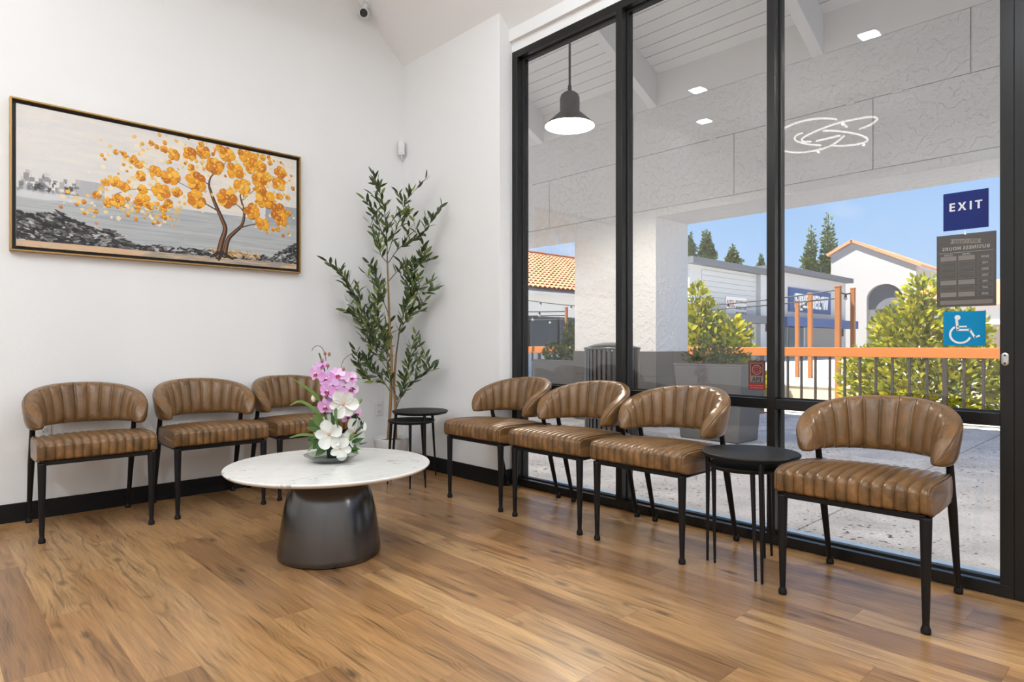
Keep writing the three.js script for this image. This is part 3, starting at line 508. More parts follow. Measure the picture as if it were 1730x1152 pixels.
// ------------------------------------------------------------------ painting
{
  const t = thing('framed_painting', 'wide framed painting of an orange blossom tree by grey water', 'painting', [1.258, 1.955, ZL]);
  const Wc = 1.64, Hc = 0.8;
  const blooms = [[.553,.124,.026],[.604,.088,.026],[.67,.031,.018],[.698,.071,.031],[.786,.074,.037],[.494,.156,.023],[.459,.128,.013],[.649,.189,.035],[.731,.195,.035],[.836,.124,.027],[.794,.156,.019],[.58,.341,.038],[.481,.333,.034],[.447,.467,.033],[.58,.488,.035],[.698,.435,.04],[.76,.323,.034],[.832,.236,.031],[.867,.199,.02],[.918,.244,.029],[.926,.137,.025],[.859,.399,.041],[.802,.527,.032],[.918,.493,.037],[.847,.624,.028],[.93,.578,.025],[.836,.313,.023],[.296,.449,.02],[.322,.474,.018],[.273,.613,.017],[.302,.59,.024],[.262,.461,.014],[.388,.556,.026],[.385,.473,.017],[.428,.318,.022],[.379,.371,.019],[.37,.284,.015],[.355,.255,.015],[.325,.226,.011],[.296,.218,.009],[.507,.454,.02],[.475,.557,.018],[.456,.606,.014],[.367,.618,.011],[.409,.598,.014],[.459,.669,.012],[.415,.097,.01],[.434,.117,.009],[.557,.232,.013],[.334,.566,.008],[.234,.571,.014],[.231,.692,.009],[.195,.63,.008],[.173,.657,.006],[.196,.716,.006],[.334,.69,.007],[.422,.729,.006],[.44,.717,.007],[.597,.025,.011],[.753,.026,.012],[.847,.033,.013],[.875,.022,.009],[.879,.068,.011],[.959,.352,.011],[.963,.496,.012],[.914,.654,.01],[.894,.659,.008],[.983,.262,.009],[.922,.355,.015]];
  const limbs = [[[.663,.95],[.677,.819],[.691,.71],[.677,.623],[.649,.496],[.633,.404],[.627,.354],[.633,.292],[.652,.24], 24, 3], [[.688,.938],[.702,.798],[.731,.723],[.76,.654],[.769,.551],[.757,.447],[.753,.402],[.766,.336], 20, 2], [[.66,.56],[.618,.521],[.59,.492], 6, 2], [[.627,.354],[.611,.338],[.59,.33], 5, 2], [[.766,.537],[.746,.497],[.724,.473], 5, 2], [[.746,.689],[.783,.656],[.821,.631],[.875,.593], 6, 2], [[.768,.336],[.766,.429], 4, 3], [[.447,.467],[.355,.484],[.284,.555], 2, 2], [[.453,.344],[.391,.297],[.319,.215], 2, 2], [[.59,.441],[.517,.378],[.428,.325], 2, 2], [[.757,.45],[.79,.38],[.83,.3], 3, 2], [[.652,.24],[.69,.15],[.7,.09], 3, 1]];
  const w = 2048, h = 1000, heights = new Float32Array(1);
  const paint = canvas(w, h, (g) => {
    const r = RNG(3), rect = (c, a, b, d, e) => { g.fillStyle = c; g.fillRect(a * w, b * h, d * w, e * h); };
    const stroke = (c, x, y, len, th, ang, al = 1) => { g.save(); g.globalAlpha = al; g.translate(x * w, y * h); g.rotate(ang); g.fillStyle = c; g.beginPath(); g.ellipse(0, 0, len, th, 0, 0, 7); g.fill(); g.restore(); };
    rect('#dcd8d4', 0, 0, 1, 0.62);
    for (let k = 0; k < 500; k++) { const x = r(), y = r() * 0.6; stroke(r() < 0.5 ? '#e6dfd6' : r() < 0.5 ? '#ebdfd0' : '#d8d6d4', x, y, 60 + r() * 110, 7 + r() * 16, (r() - 0.5) * 0.15, 0.2 + (x > 0.35 ? 0.25 : 0)); }
    for (let k = 0; k < 60; k++) stroke('#f2e4d0', 0.35 + r() * 0.62, r() * 0.5, 80, 30, 0, 0.35);
    rect('#b3b5b5', 0, 0.585, 1, 0.4);
    for (let k = 0; k < 260; k++) { const y = 0.58 + r() * 0.36; stroke(r() < 0.4 ? '#c3c5c3' : r() < 0.6 ? '#9fa3a4' : '#aeb6b8', r(), y, 100 + r() * 180, 3 + r() * 8, 0, 0.4); }
    rect('#b4b4b6', 0.17, 0.475, 0.09, 0.12); rect('#a2a6aa', 0.86, 0.44, 0.14, 0.16);
    for (let k = 0; k < 110; k++) { const x = r() * 0.175, q = Math.abs(Math.sin(x * 61)) * 0.16, y = 0.6 - r() * q; g.globalAlpha = 0.5; g.fillStyle = r() < 0.35 ? '#55555a' : r() < 0.5 ? '#8b8b8e' : '#c4c2c0'; g.fillRect(x * w, y * h, 8 + r() * 26, 10 + r() * 46); g.globalAlpha = 1; }
    for (const x of [0.045, 0.075, 0.135]) for (let k = 0; k < 12; k++) { g.globalAlpha = 0.75; g.fillStyle = r() < 0.6 ? '#3c3c40' : '#77777a'; g.fillRect((x + r() * 0.03) * w, (0.5 + r() * 0.1) * h, 6 + r() * 22, 6 + r() * 22); g.globalAlpha = 1; }
    for (let k = 0; k < 90; k++) stroke('#d3d4d4', r() * 0.2, 0.6 + r() * 0.05, 60, 8, 0, 0.35);
    const ridge = (x) => x < 0.42 ? 0.75 + 0.02 * Math.sin(x * 40) + Math.max(0, x - 0.14) * 0.68 : x > 0.87 ? 0.95 - (x - 0.87) * 1.45 : 0.905;
    for (let k = 0; k < 2600; k++) { const x = r() < 0.55 ? r() * 0.43 : r() < 0.5 ? 0.87 + r() * 0.13 : r(), y0 = ridge(x), y = y0 + r() * (0.962 - y0), c = r(); stroke(c < 0.42 ? '#1e1d1e' : c < 0.66 ? '#3d3b3b' : c < 0.82 ? '#6b6968' : c < 0.93 ? '#9a9896' : '#c9c7c4', x, y, 10 + r() * 26, 3 + r() * 8, -0.7 + r() * 1.1 + (x < 0.4 ? 0.3 : 0), 0.85); }
    for (let k = 0; k < 120; k++) stroke(r() < 0.5 ? '#c4935a' : '#e2c49a', 0.63 + r() * 0.2, 0.885 + r() * 0.05, 8 + r() * 14, 3 + r() * 4, r(), 0.8);
    rect('#cbb094', 0, 0.955, 1, 0.045); for (let k = 0; k < 160; k++) { const x = r(); stroke(x > 0.4 && x < 0.96 ? (r() < 0.5 ? '#8f8880' : '#a89c8e') : '#d9b48e', x, 0.958 + r() * 0.04, 40 + r() * 60, 2 + r() * 4, 0, 0.6); }
    g.lineCap = 'round'; g.lineJoin = 'round';
    for (const l of limbs) { const a = l[l.length - 2], b = l[l.length - 1], p = new THREE.SplineCurve(l.slice(0, -2).map((q) => new THREE.Vector2(...q))).getPoints(40).map((q) => [q.x, q.y]); for (const [dx, c, s] of [[0, '#231a14', 1], [-0.22, '#8d5a2c', 0.42], [0.18, '#b98248', 0.14], [0.3, '#4a2f1c', 0.2]]) for (let i = 0; i + 1 < p.length; i++) { const k = (a + (b - a) * i / (p.length - 1)) * s; g.strokeStyle = c; g.lineWidth = Math.max(1, k * 2); g.beginPath(); g.moveTo(p[i][0] * w + dx * a * (1 - i / p.length), p[i][1] * h); g.lineTo(p[i + 1][0] * w + dx * a * (1 - (i + 1) / p.length), p[i + 1][1] * h); g.stroke(); } }
    for (const [x, y, l, a] of [[0.655, 0.93, 60, 2.6], [0.7, 0.935, 60, 0.5], [0.672, 0.94, 50, 1.9]]) stroke('#2c2018', x, y, l, 13, a, 1);
    const og = ['#e69a16', '#eea824', '#d8820e', '#f4b83c', '#c26c0a', '#ea9c14'], pale = ['#f0c878', '#f4d8a0', '#eab85a', '#f6e2bc'];
    const dab = (x, y, s, c) => { stroke('#7d4204', x + 1.5 / w, y + 3 / h, s, s * 0.86, r() * 3, 0.55); stroke(c, x, y, s, s * 0.84, r() * 3, 1); stroke('#ffd68a', x - s * 0.2 / w, y - s * 0.25 / h, s * 0.45, s * 0.16, r() * 3, 0.5); };
    for (let k = 0; k < 420; k++) { const b = blooms[Math.floor(r() * blooms.length)], a = r() * 7, q = 0.02 + r() * 0.07, s = 6 + r() * 13; const x = b[0] + q * Math.cos(a), y = b[1] + q * 1.7 * Math.sin(a); if (x < 0.99 && y > 0.01 && y < 0.74) stroke(pale[Math.floor(r() * 4)], x, y, s, s * 0.8, r() * 3, 0.85); }
    for (const [x, y, q] of blooms) { const s = q * w * 0.52; for (let k = 0; k < 9; k++) { const a = k * 0.785 + r(); dab(x + Math.cos(a) * q * 0.62, y + Math.sin(a) * q * 0.62 * w / h, s * (0.75 + 0.35 * r()), og[Math.floor(r() * 6)]); } dab(x, y, s * 0.6, og[Math.floor(r() * 6)]); stroke('#f7e3c0', x, y, s * 0.14, s * 0.14, 0, 1); }
    for (let k = 0; k < 90; k++) { const b = blooms[Math.floor(r() * blooms.length)], a = r() * 7; dab(b[0] + 0.05 * Math.cos(a), b[1] + 0.1 * Math.sin(a), 8 + r() * 8, og[Math.floor(r() * 6)]); }
    g.strokeStyle = '#e8e6e2'; g.lineWidth = 3; g.beginPath(); g.moveTo(0.955 * w, 0.93 * h); g.lineTo(0.962 * w, 0.905 * h); g.lineTo(0.968 * w, 0.93 * h); g.lineTo(0.975 * w, 0.915 * h); g.lineTo(0.982 * w, 0.925 * h); g.lineTo(0.99 * w, 0.9 * h); g.stroke();
  });
  const weave = grain(512, 512, (x, y) => 0.5 + 0.25 * Math.sin(x * 512 * 0.8) * Math.sin(y * 512 * 0.8) + 0.8 * loopNoise(x, y, 20, 3, 3), false, [3, 1.5]);
  part('canvas', new THREE.BoxGeometry(Wc, Hc, 0.03), [0, 1, 2, 3, 4, 5].map((k) => k === 4 ? mat([1, 1, 1], 0.55, { map: paint, bumpMap: weave, bumpScale: 0.0012 }) : M.white), t, [0, 0, 0.018]);
  part('backing', box(-0.84, 0.84, -0.422, 0.422, 0.001, 0.008), M.dark, t);
  const fw = 0.01, W2 = 0.849, H2 = 0.43;
  for (const [a, b, c, d] of [[-W2, W2, H2 - fw, H2], [-W2, W2, -H2, -H2 + fw], [-W2, -W2 + fw, -H2 + fw, H2 - fw], [W2 - fw, W2, -H2 + fw, H2 - fw]]) part('frame_strip', rbox(b - a, d - c, 0.046, 0.002).translate((a + b) / 2, (c + d) / 2, 0.024), M.gold, t);
}
// ------------------------------------------------------------------ small things on the walls
function outlet(label, x) {
  const t = thing('wall_outlet', label, 'outlet', [x, 0.48, ZL], 0, 'wall outlets');
  part('cover_plate', rbox(0.074, 0.118, 0.006, 0.002).translate(0, 0, 0.003), M.white, t);
  for (const y of [0.026, -0.026]) {
    const s = part('socket', rbox(0.034, 0.028, 0.004, 0.002).translate(0, 0, 0.0075), M.white, t, [0, y, 0]);
    for (const dx of [-0.007, 0.007]) part('slot', box(-0.0012, 0.0012, -0.005, 0.005, 0, 0.001), M.dark, s, [dx, 0.003, 0.0092]);
    part('slot', cyl(0.0025, 0.0025, 0.001, 10).rotateX(Math.PI / 2), M.dark, s, [0, -0.008, 0.0096]);
  }
  part('screw', cyl(0.003, 0.003, 0.002, 10).rotateX(Math.PI / 2), M.silver, t, [0, 0, 0.0065]);
}
outlet('white wall outlet low on the wall beside the potted tree', 2.795); outlet('white wall outlet seen between seat and backrest of the leftmost chair', 0.566);
{
  const t = thing('security_camera', 'small white security camera with black lens high in the corner', 'camera', [2.625, 3.675, -4.49]);
  t.scale.setScalar(1.18);
  part('mount', cyl(0.034, 0.034, 0.018, 24).rotateZ(-0.76), M.white, t, [0.018, 0.018, 0]);
  part('neck', rod([0.012, 0.012, 0], [0, -0.03, 0.0], 0.017, 0.015), M.white, t);
  const b = part('body', lathe([[0, -0.045], [0.022, -0.044], [0.031, -0.03], [0.033, 0.02], [0.031, 0.034], [0.026, 0.036], [0, 0.036]], 32).rotateX(Math.PI / 2), M.white, t, [-0.006, -0.052, 0.012], [0.42, -0.72, 0, 'YXZ']);
  b.rotation.set(0.42, -0.72, 0, 'YXZ');
  part('lens', cyl(0.0255, 0.0255, 0.004, 32).rotateX(Math.PI / 2), mat([0.008, 0.008, 0.007], 0.15), b, [0, 0, 0.0365]);
}
{
  const t = thing('motion_sensor', 'small white motion sensor box in the corner over the tree', 'sensor', [2.985, 2.63, -4.51], -0.75);
  part('case', rbox(0.052, 0.11, 0.04, 0.008), M.white, t);
  part('sensor_window', rbox(0.036, 0.045, 0.006, 0.003).translate(0, -0.018, 0.02), mat([0.7, 0.7, 0.7], 0.25), t);
  part('wedge_bracket', new THREE.CylinderGeometry(0.022, 0.002, 0.045, 3).translate(0, -0.077, -0.006), M.white, t);
}
// ------------------------------------------------------------------ signs on the glass
const font = await new FontLoader().loadAsync('fonts/droid/droid_sans_bold.typeface.json');
const text = (s, size, depth) => { const g = new TextGeometry(s, { font, size, depth, curveSegments: 4, bevelEnabled: false }); g.computeBoundingBox(); const b = g.boundingBox; return g.translate(-(b.min.x + b.max.x) / 2, -(b.min.y + b.max.y) / 2, 0); };
const INX = GX - 0.0035, FACE = -Math.PI / 2;                          // inner face of the glass; signs face into the room
{
  const t = thing('exit_sign', 'blue EXIT sign with white letters on the window glass', 'sign', [INX, 1.559, -0.6465], FACE);
  part('plate', rbox(0.157, 0.158, 0.004, 0.0015).translate(0, 0, 0.002), mat([0.01, 0.022, 0.15], 0.5, { specularIntensity: 0.4 }), t);
  const l = ['E', 'X', 'I', 'T'], xs = [-0.046, -0.0115, 0.0185, 0.0455], lm = mat([0.75, 0.75, 0.75], 0.5); l.forEach((c, i) => part('letter', c === 'I' ? new THREE.BoxGeometry(0.0068, 0.0345, 0.0012).translate(0, 0, 0.0006) : text(c, 0.0345, 0.0012), lm, t, [xs[i], 0.018, 0.004]));
  const r = RNG(2); for (let i = 0; i < 6; i++) part('braille_dot', new THREE.SphereGeometry(0.0012, 6, 5), mat([0.012, 0.03, 0.17], 0.35), t, [-0.012 + i * 0.005, -0.05 + (r() < 0.5 ? 0.004 : 0), 0.004]);
}
{
  const t = thing('hours_sign', 'dark business hours sign seen from behind, lettering mirrored', 'sign', [INX + 0.0075, 1.311, -0.648], FACE);
  const face = canvas(512, 768, (g, w, h) => {
    g.fillStyle = '#332c26'; g.fillRect(0, 0, w, h); g.translate(w, 0); g.scale(-1, 1);                // printed for the street
    const q = '#aaa095', d = '#6a6057'; g.textAlign = 'center'; g.textBaseline = 'middle';
    g.fillStyle = '#7d7268'; g.beginPath(); g.moveTo(120, 66); g.lineTo(390, 44); g.lineTo(376, 66); g.lineTo(394, 92); g.lineTo(120, 112); g.lineTo(134, 88); g.closePath(); g.fill();
    g.fillStyle = '#2a241f'; g.font = 'bold 44px sans-serif'; g.save(); g.translate(256, 80); g.rotate(-0.03); g.fillText('WELCOME', 0, 0); g.restore();
    g.fillStyle = q; g.font = 'bold 50px sans-serif'; g.fillText('BUSINESS HOURS', 256, 148, 440);
    g.fillRect(22, 190, 468, 4); g.font = 'bold 26px sans-serif'; g.fillText('OPEN', 250, 214); g.fillText('CLOSE', 408, 214);
    ['MON', 'TUE', 'WED', 'THU', 'FRI', 'SAT', 'SUN'].forEach((s, k) => {
      const y = 252 + k * 64, lit = k === 0 || k === 4 || k === 6; g.strokeStyle = d; g.lineWidth = 3; g.strokeRect(30, y - 20, 124, 44); g.fillStyle = q; g.font = 'bold 28px sans-serif'; g.fillText(s, 92, y + 3);
      for (const x of [180, 338]) { g.fillStyle = lit ? '#7a716b' : '#3a322b'; g.fillRect(x, y - 22, 138, 46); g.strokeStyle = lit ? '#7a716b' : '#6f655b'; g.strokeRect(x, y - 22, 138, 46); }
    });
    g.fillStyle = '#6e655e'; g.fillRect(30, 700, 450, 44);
  });
  part('board', new THREE.BoxGeometry(0.207, 0.304, 0.003), [0, 1, 2, 3, 4, 5].map((k) => k === 4 ? mat([1, 1, 1], 0.6, { map: face, specularIntensity: 0.3 }) : M.dark), t, [0, 0, -0.002]);
  part('suction_hook', new THREE.ConeGeometry(0.005, 0.02, 10), M.silver, t, [0, 0.158, 0.004]);
}
{
  const t = thing('access_sign', 'light blue wheelchair access sticker on the window glass', 'sign', [INX, 1.067, -0.6515], FACE);
  part('sticker', rbox(0.147, 0.143, 0.0015, 0.0005).translate(0, 0, 0.00075), mat([0.0, 0.23, 0.46], 0.5, { specularIntensity: 0.4 }), t);
  const fig = mat([0.75, 0.75, 0.72], 0.4), f = (g) => part('figure', g, fig, t, [0, 0, 0.0015]);
  f(cyl(0.0105, 0.0105, 0.001, 24).rotateX(Math.PI / 2).translate(-0.023, 0.046, 0));
  const stroke = (p, q, w) => { const dx = q[0] - p[0], dy = q[1] - p[1], l = Math.hypot(dx, dy); return new THREE.BoxGeometry(l + w * 0.6, w, 0.001).rotateZ(Math.atan2(dy, dx)).translate((p[0] + q[0]) / 2, (p[1] + q[1]) / 2, 0); };
  f(merge([stroke([-0.026, 0.034], [-0.022, -0.004], 0.0095), stroke([-0.022, 0.008], [0.008, 0.008], 0.006), stroke([-0.022, -0.006], [0.02, -0.006], 0.008), stroke([0.02, -0.006], [0.037, -0.037], 0.008), stroke([0.037, -0.037], [0.052, -0.031], 0.007)]));
  const ring = new THREE.RingGeometry(0.032, 0.04, 40, 1, Math.PI * 0.68, Math.PI * 1.2); f(ring.translate(-0.013, -0.024, 0.0004));
}
{
  const t = thing('alarm_sticker', 'small dark red alarm sticker low on the middle pane', 'sticker', [INX, 0.841, -1.548], FACE);
  const face = canvas(256, 420, (g, w, h) => {
    g.fillStyle = '#5d2a26'; g.fillRect(0, 0, w, h); g.fillStyle = '#7b6f6a'; g.fillRect(26, 20, 200, 300); g.fillStyle = '#5a1512'; g.fillRect(40, 46, 172, 170); g.fillStyle = '#6b3a33'; g.fillRect(30, 22, 190, 18);
    g.strokeStyle = '#b98a80'; g.lineWidth = 9; g.beginPath(); g.arc(126, 132, 66, 0, 7); g.stroke(); g.lineWidth = 4; g.beginPath(); g.arc(126, 132, 42, 0, 7); g.stroke(); g.fillStyle = '#7a231c'; g.beginPath(); g.arc(126, 132, 38, 0, 7); g.fill();
    g.fillStyle = '#0c0a0a'; g.font = 'bold 84px sans-serif'; g.textAlign = 'center'; g.textBaseline = 'middle'; g.fillText('API', 126, 268, 170); g.fillRect(36, 306, 180, 8);
    g.fillStyle = '#8c1f1a'; g.fillRect(6, 326, 244, 88); g.fillStyle = '#c77f74'; const r = RNG(4); for (const y of [352, 384]) for (let x = 24; x < 228; x += 15) g.fillRect(x, y, 6 + r() * 6, 12);
  });
  part('print', new THREE.BoxGeometry(0.092, 0.152, 0.001), [0, 1, 2, 3, 4, 5].map((k) => k === 4 ? mat([1, 1, 1], 0.45, { map: face }) : M.dark), t, [0, 0, 0.0006]);
}
// ------------------------------------------------------------------ lamps of the room (their mirror images show in the glass)
const warm = C(0.91, 0.995, 1.075), glow = new THREE.MeshPhysicalMaterial({ color: 0x111111, emissive: warm, emissiveIntensity: 14 });
function downlight(x, z, label, k = 1) {
  const t = thing('ceiling_downlight', label, 'ceiling light', [x, YC, z], 0, 'recessed ceiling downlights');
  part('trim_ring', lathe([[0.085, -0.001], [0.085, -0.006], [0.105, -0.004], [0.11, 0], [0.085, -0.001]], 40), M.white, t);
  part('light_lens', cyl(0.086, 0.086, 0.003, 40), glow, t, [0, -0.003, 0]);
  const l = new THREE.RectAreaLight(warm, DOWN * k, 0.15, 0.15); l.position.set(x, YC - 0.0075, z); l.lookAt(x, 0, z); l.name = 'downlight_lamp'; scene.add(l);
}
[[0.1, -3.723, 0.12, 'small ceiling downlight mirrored in the middle pane, the upper of two'], [0.1, -2.0, 0.7, 'ceiling downlight mirrored at the top of the right pane'], [-0.84, -4.19, 0.12, 'small ceiling downlight mirrored in the middle pane, the lower of two'],
  [0.1, -0.28, 1.1, 'ceiling downlight right above the camera'], [0.1, 1.44, 1.1, 'ceiling downlight behind the camera'], [-0.9, -0.75, 1.1, 'ceiling downlight just left of the camera'], [-2.3, 2.2, 1, 'ceiling downlight in the far rear corner'], [-2.0, -0.6, 1.1, 'ceiling downlight by the middle of the back wall'], [-2.0, 0.8, 1.1, 'ceiling downlight by the rear of the back wall'], [1.7, 1.44, 1.4, 'ceiling downlight near the entrance door'], [2.0, -2.6, 0.55, 'ceiling downlight over the row of chairs at the window'], [1.8, -0.9, 0.8, 'ceiling downlight over the nearest chair']].forEach(([x, z, k, label]) => downlight(x, z, label, k));
{
  const t = thing('ring_chandelier', 'glowing looped ribbon chandelier mirrored in the right window pane', 'chandelier', [-0.9, 3.3, -2.7]);
  const led = new THREE.MeshPhysicalMaterial({ color: 0x222222, emissive: C(1, 0.95, 0.88), emissiveIntensity: 7.5 });
  const loops = [[[-.491,-2.489],[-.42,-2.526],[-.338,-2.592],[-.287,-2.706],[-.297,-2.817],[-.357,-2.956],[-.5,-3.1],[-.7,-3.25],[-.9,-3.34],[-1.182,-3.319],[-1.328,-3.249],[-1.389,-3.165],[-1.408,-3.03],[-1.368,-2.89],[-1.232,-2.74],[-1.095,-2.633]],
    [[-.978,-2.437],[-.936,-2.345],[-.87,-2.265],[-.797,-2.208],[-.715,-2.2],[-.654,-2.238],[-.63,-2.305],[-.608,-2.474],[-.654,-2.663],[-.76,-2.877],[-.866,-2.994],[-.97,-3.016],[-1.031,-2.959]], [[-.659,-2.902],[-.682,-2.965],[-.764,-3.032],[-.903,-3.064],[-1.065,-3.034],[-1.151,-2.999],[-1.252,-2.936]],
    [[-.747,-2.723],[-.829,-2.646],[-.994,-2.56],[-1.153,-2.507],[-1.314,-2.485],[-1.437,-2.502],[-1.512,-2.567],[-1.513,-2.659],[-1.458,-2.773],[-1.358,-2.852]], [[-1.049,-2.912],[-1.055,-2.787],[-1.044,-2.653]], [[-.627,-2.481],[-.808,-2.505]]];
  loops.forEach((l, k) => part('light_ribbon', tube(l.map(([x, z]) => [x + 0.9, 0, z + 2.7]), 0.0095, l.length * 8, 8), led, t));
  part('canopy', cyl(0.09, 0.09, 0.03, 32), M.white, t, [0, 0.485, 0]);
  for (const [x, z] of [[0.29, 0.226], [-0.508, 0.041], [-0.132, -0.364]]) part('cable', rod([0, 0.48, 0], [x, 0, z], 0.0015, 0.0015, 6), M.silver, t);
  for (const [x, z] of [[-0.61, -2.474], [-1.408, -3.03], [-1.512, -2.567]]) { const l = new THREE.PointLight(C(0.93, 0.99, 1.05), CHAND); l.position.set(x, 3.276, z); l.castShadow = true; l.shadow.radius = 0.3; l.name = 'chandelier_lamp'; scene.add(l); }
}

// ------------------------------------------------------------------ things on the walkway
for (const [pz, label] of [[-4.0, 'dark bell shaped pendant lamp hanging outside the left pane'], [-8.2, 'dark pendant lamp farther along the walkway'], [0.2, 'dark pendant lamp outside the entrance door'], [4.4, 'dark pendant lamp at the near end of the walkway']]) {
  const t = thing('pendant_lamp', label, 'lamp', [4.51, 3.05, pz], 0, 'pendant lamps along the walkway');
  const shell = mat([0.05, 0.05, 0.05], 0.55);
  part('shade', lathe([[0.234, -0.005], [0.236, 0.0], [0.12, 0.105], [0.095, 0.125], [0.092, 0.14], [0.092, 0.255], [0.08, 0.29], [0.05, 0.313], [0.018, 0.32], [0.018, 0.33]], 56), shell, t);
  part('shade_lining', lathe([[0.0, 0.16], [0.085, 0.16], [0.088, 0.12], [0.113, 0.1], [0.231, -0.004]], 56), M.white, t);
  part('stem', cyl(0.011, 0.011, 2.0, 12), shell, t, [0, 1.33, 0]); part('stem_collar', cyl(0.016, 0.02, 0.06, 16), shell, t, [0, 0.35, 0]);
  part('light_bulb', new THREE.SphereGeometry(0.04, 20, 14), new THREE.MeshPhysicalMaterial({ color: 0x222222, emissive: warm, emissiveIntensity: 6 }), t, [0, 0.08, 0]);
  const l = new THREE.PointLight(C(1.02, 0.955, 0.85), PENDANT); l.position.set(4.51, 3.13, pz); l.castShadow = true; l.shadow.radius = 1.9; l.name = 'pendant_bulb_lamp'; scene.add(l);
}
{
  const t = thing('trash_can', 'ribbed dark steel trash can standing before the pier', 'bin', [5.42, -0.006, -4.21]);
  part('liner', cyl(0.26, 0.26, 0.9, 32), M.dark, t, [0, 0.48, 0]); part('base_ring', lathe([[0.2, 0], [0.28, 0], [0.285, 0.04], [0.265, 0.04], [0.2, 0.03]], 40), M.steel, t);
  part('rim', new THREE.TorusGeometry(0.283, 0.016, 10, 48).rotateX(Math.PI / 2), M.steel, t, [0, 0.965, 0]);
  part('lid', lathe([[0, 1.03], [0.1, 1.024], [0.2, 1.006], [0.262, 0.98], [0.275, 0.965], [0.262, 0.965], [0, 0.995]], 40), M.steel, t);
  const sg = rbox(0.012, 0.93, 0.034, 0.003); for (let k = 0; k < 34; k++) { const a = k / 34 * Math.PI * 2; part('slat', sg, M.steel, t, [0.282 * Math.cos(a), 0.5, 0.282 * Math.sin(a)], [0, -a, 0]); }
}
function planter(label, x0, x1, z0, z1, h) {
  const t = thing('planter_box', label, 'planter', [(x0 + x1) / 2, -0.006, (z0 + z1) / 2], 0, 'grey planters'); const w = x1 - x0, d = z1 - z0;
  const g = rbox(w, h, d, 0.02, 3).translate(0, h / 2, 0), p = g.attributes.position; for (let i = 0; i < p.count; i++) { const k = 0.86 + 0.14 * p.getY(i) / h; p.setX(i, p.getX(i) * k); p.setZ(i, p.getZ(i) * k); } g.computeVertexNormals();
  part('box', g, M.planter, t); part('rim', merge([box(-w / 2, w / 2, h - 0.004, h + 0.016, -d / 2, -d / 2 + 0.03), box(-w / 2, w / 2, h - 0.004, h + 0.016, d / 2 - 0.03, d / 2), box(-w / 2, -w / 2 + 0.03, h - 0.004, h + 0.016, -d / 2 + 0.03, d / 2 - 0.03), box(w / 2 - 0.03, w / 2, h - 0.004, h + 0.016, -d / 2 + 0.03, d / 2 - 0.03)]), M.planter, t);
  part('soil', box(-w / 2 + 0.03, w / 2 - 0.03, h - 0.003, h + 0.008, -d / 2 + 0.03, d / 2 - 0.03), mat([0.05, 0.035, 0.025], 0.95), t);
}
planter('large grey tapered planter behind the middle window pane', 6.05, 6.55, -3.863, -3.081, 0.79); planter('long grey planter in the left opening behind the trash can', 6.75, 7.25, -6.755, -5.85, 0.77);
// a bush of instanced leaves on real stems; blobs = [x, y, z, rx, ry, rz] in thing coordinates
function bush(name, label, category, pos, blobs, n, len, mats, seed, stemMat = M.twig, group, peak = 0.45) {
  const t = thing(name, label, category, pos, 0, group), r = RNG(seed), vol = blobs.map((b) => b[3] * b[4] * b[5]), tot = vol.reduce((a, b) => a + b, 0);
  const gs = []; for (const b of blobs) { gs.push(rod([0.1 * b[0], 0, 0.1 * b[2]], [b[0], b[1], b[2]], 0.012 * (len / 0.09), 0.004 * (len / 0.09), 6)); for (let k = 0; k < 5; k++) gs.push(rod([b[0], b[1] - b[4] * 0.3, b[2]], [b[0] + b[3] * (r() - 0.5) * 1.5, b[1] + b[4] * (r() - 0.2), b[2] + b[5] * (r() - 0.5) * 1.5], 0.005 * (len / 0.09), 0.002 * (len / 0.09), 5)); }
  part('stems', merge(gs), stemMat, t);
  const g = leafGeo(len, len * 0.55, 0.3, 0.25, 3, peak), o = new THREE.Object3D(), lists = mats.map(() => []);
  for (let i = 0; i < n; i++) {
    let q = r() * tot, k = 0; while (q > vol[k] && k < blobs.length - 1) q -= vol[k++]; const b = blobs[k];
    const a = r() * 6.283, c = r() * 2 - 1, s = Math.sqrt(1 - c * c), R = Math.pow(r(), 0.42);
    o.position.set(b[0] + b[3] * R * s * Math.cos(a), Math.max(0.03, b[1] + b[4] * R * c), b[2] + b[5] * R * s * Math.sin(a));
    aim(o, V(s * Math.cos(a) + r() - 0.5, c * 0.5 + 0.25 + r() * 0.5, s * Math.sin(a) + r() - 0.5), r() * 6.28); o.scale.setScalar(0.65 + 0.6 * r()); o.updateMatrix();
    lists[Math.floor(r() * mats.length)].push(o.matrix.clone());
  }
  lists.forEach((l, k) => { if (!l.length) return; const m = new THREE.InstancedMesh(g, mats[k], l.length); m.name = 'leaves'; m.userData.kind = 'stuff'; l.forEach((x, i) => m.setMatrixAt(i, x)); t.add(m); });
  return t;
}
const lime = [leafMat([0.42, 0.4, 0.008], 0.45), leafMat([0.3, 0.33, 0.008], 0.45), leafMat([0.52, 0.46, 0.015], 0.45), leafMat([0.14, 0.18, 0.012], 0.4)], deep = [leafMat([0.06, 0.1, 0.025], 0.2), leafMat([0.1, 0.15, 0.03], 0.2), leafMat([0.045, 0.07, 0.02], 0.2)], pine = [leafMat([0.1, 0.13, 0.035], 0.15), leafMat([0.15, 0.17, 0.04], 0.15), leafMat([0.07, 0.1, 0.03], 0.15)];
bush('planter_shrub', 'low dark green plant growing in the large grey planter', 'plant', [6.3, 0.79, -3.5], [[0, 0.06, -0.1, 0.2, 0.1, 0.3], [0, 0.1, 0.15, 0.18, 0.12, 0.2], [0.02, 0.24, -0.08, 0.1, 0.22, 0.1]], 520, 0.055, deep, 3);
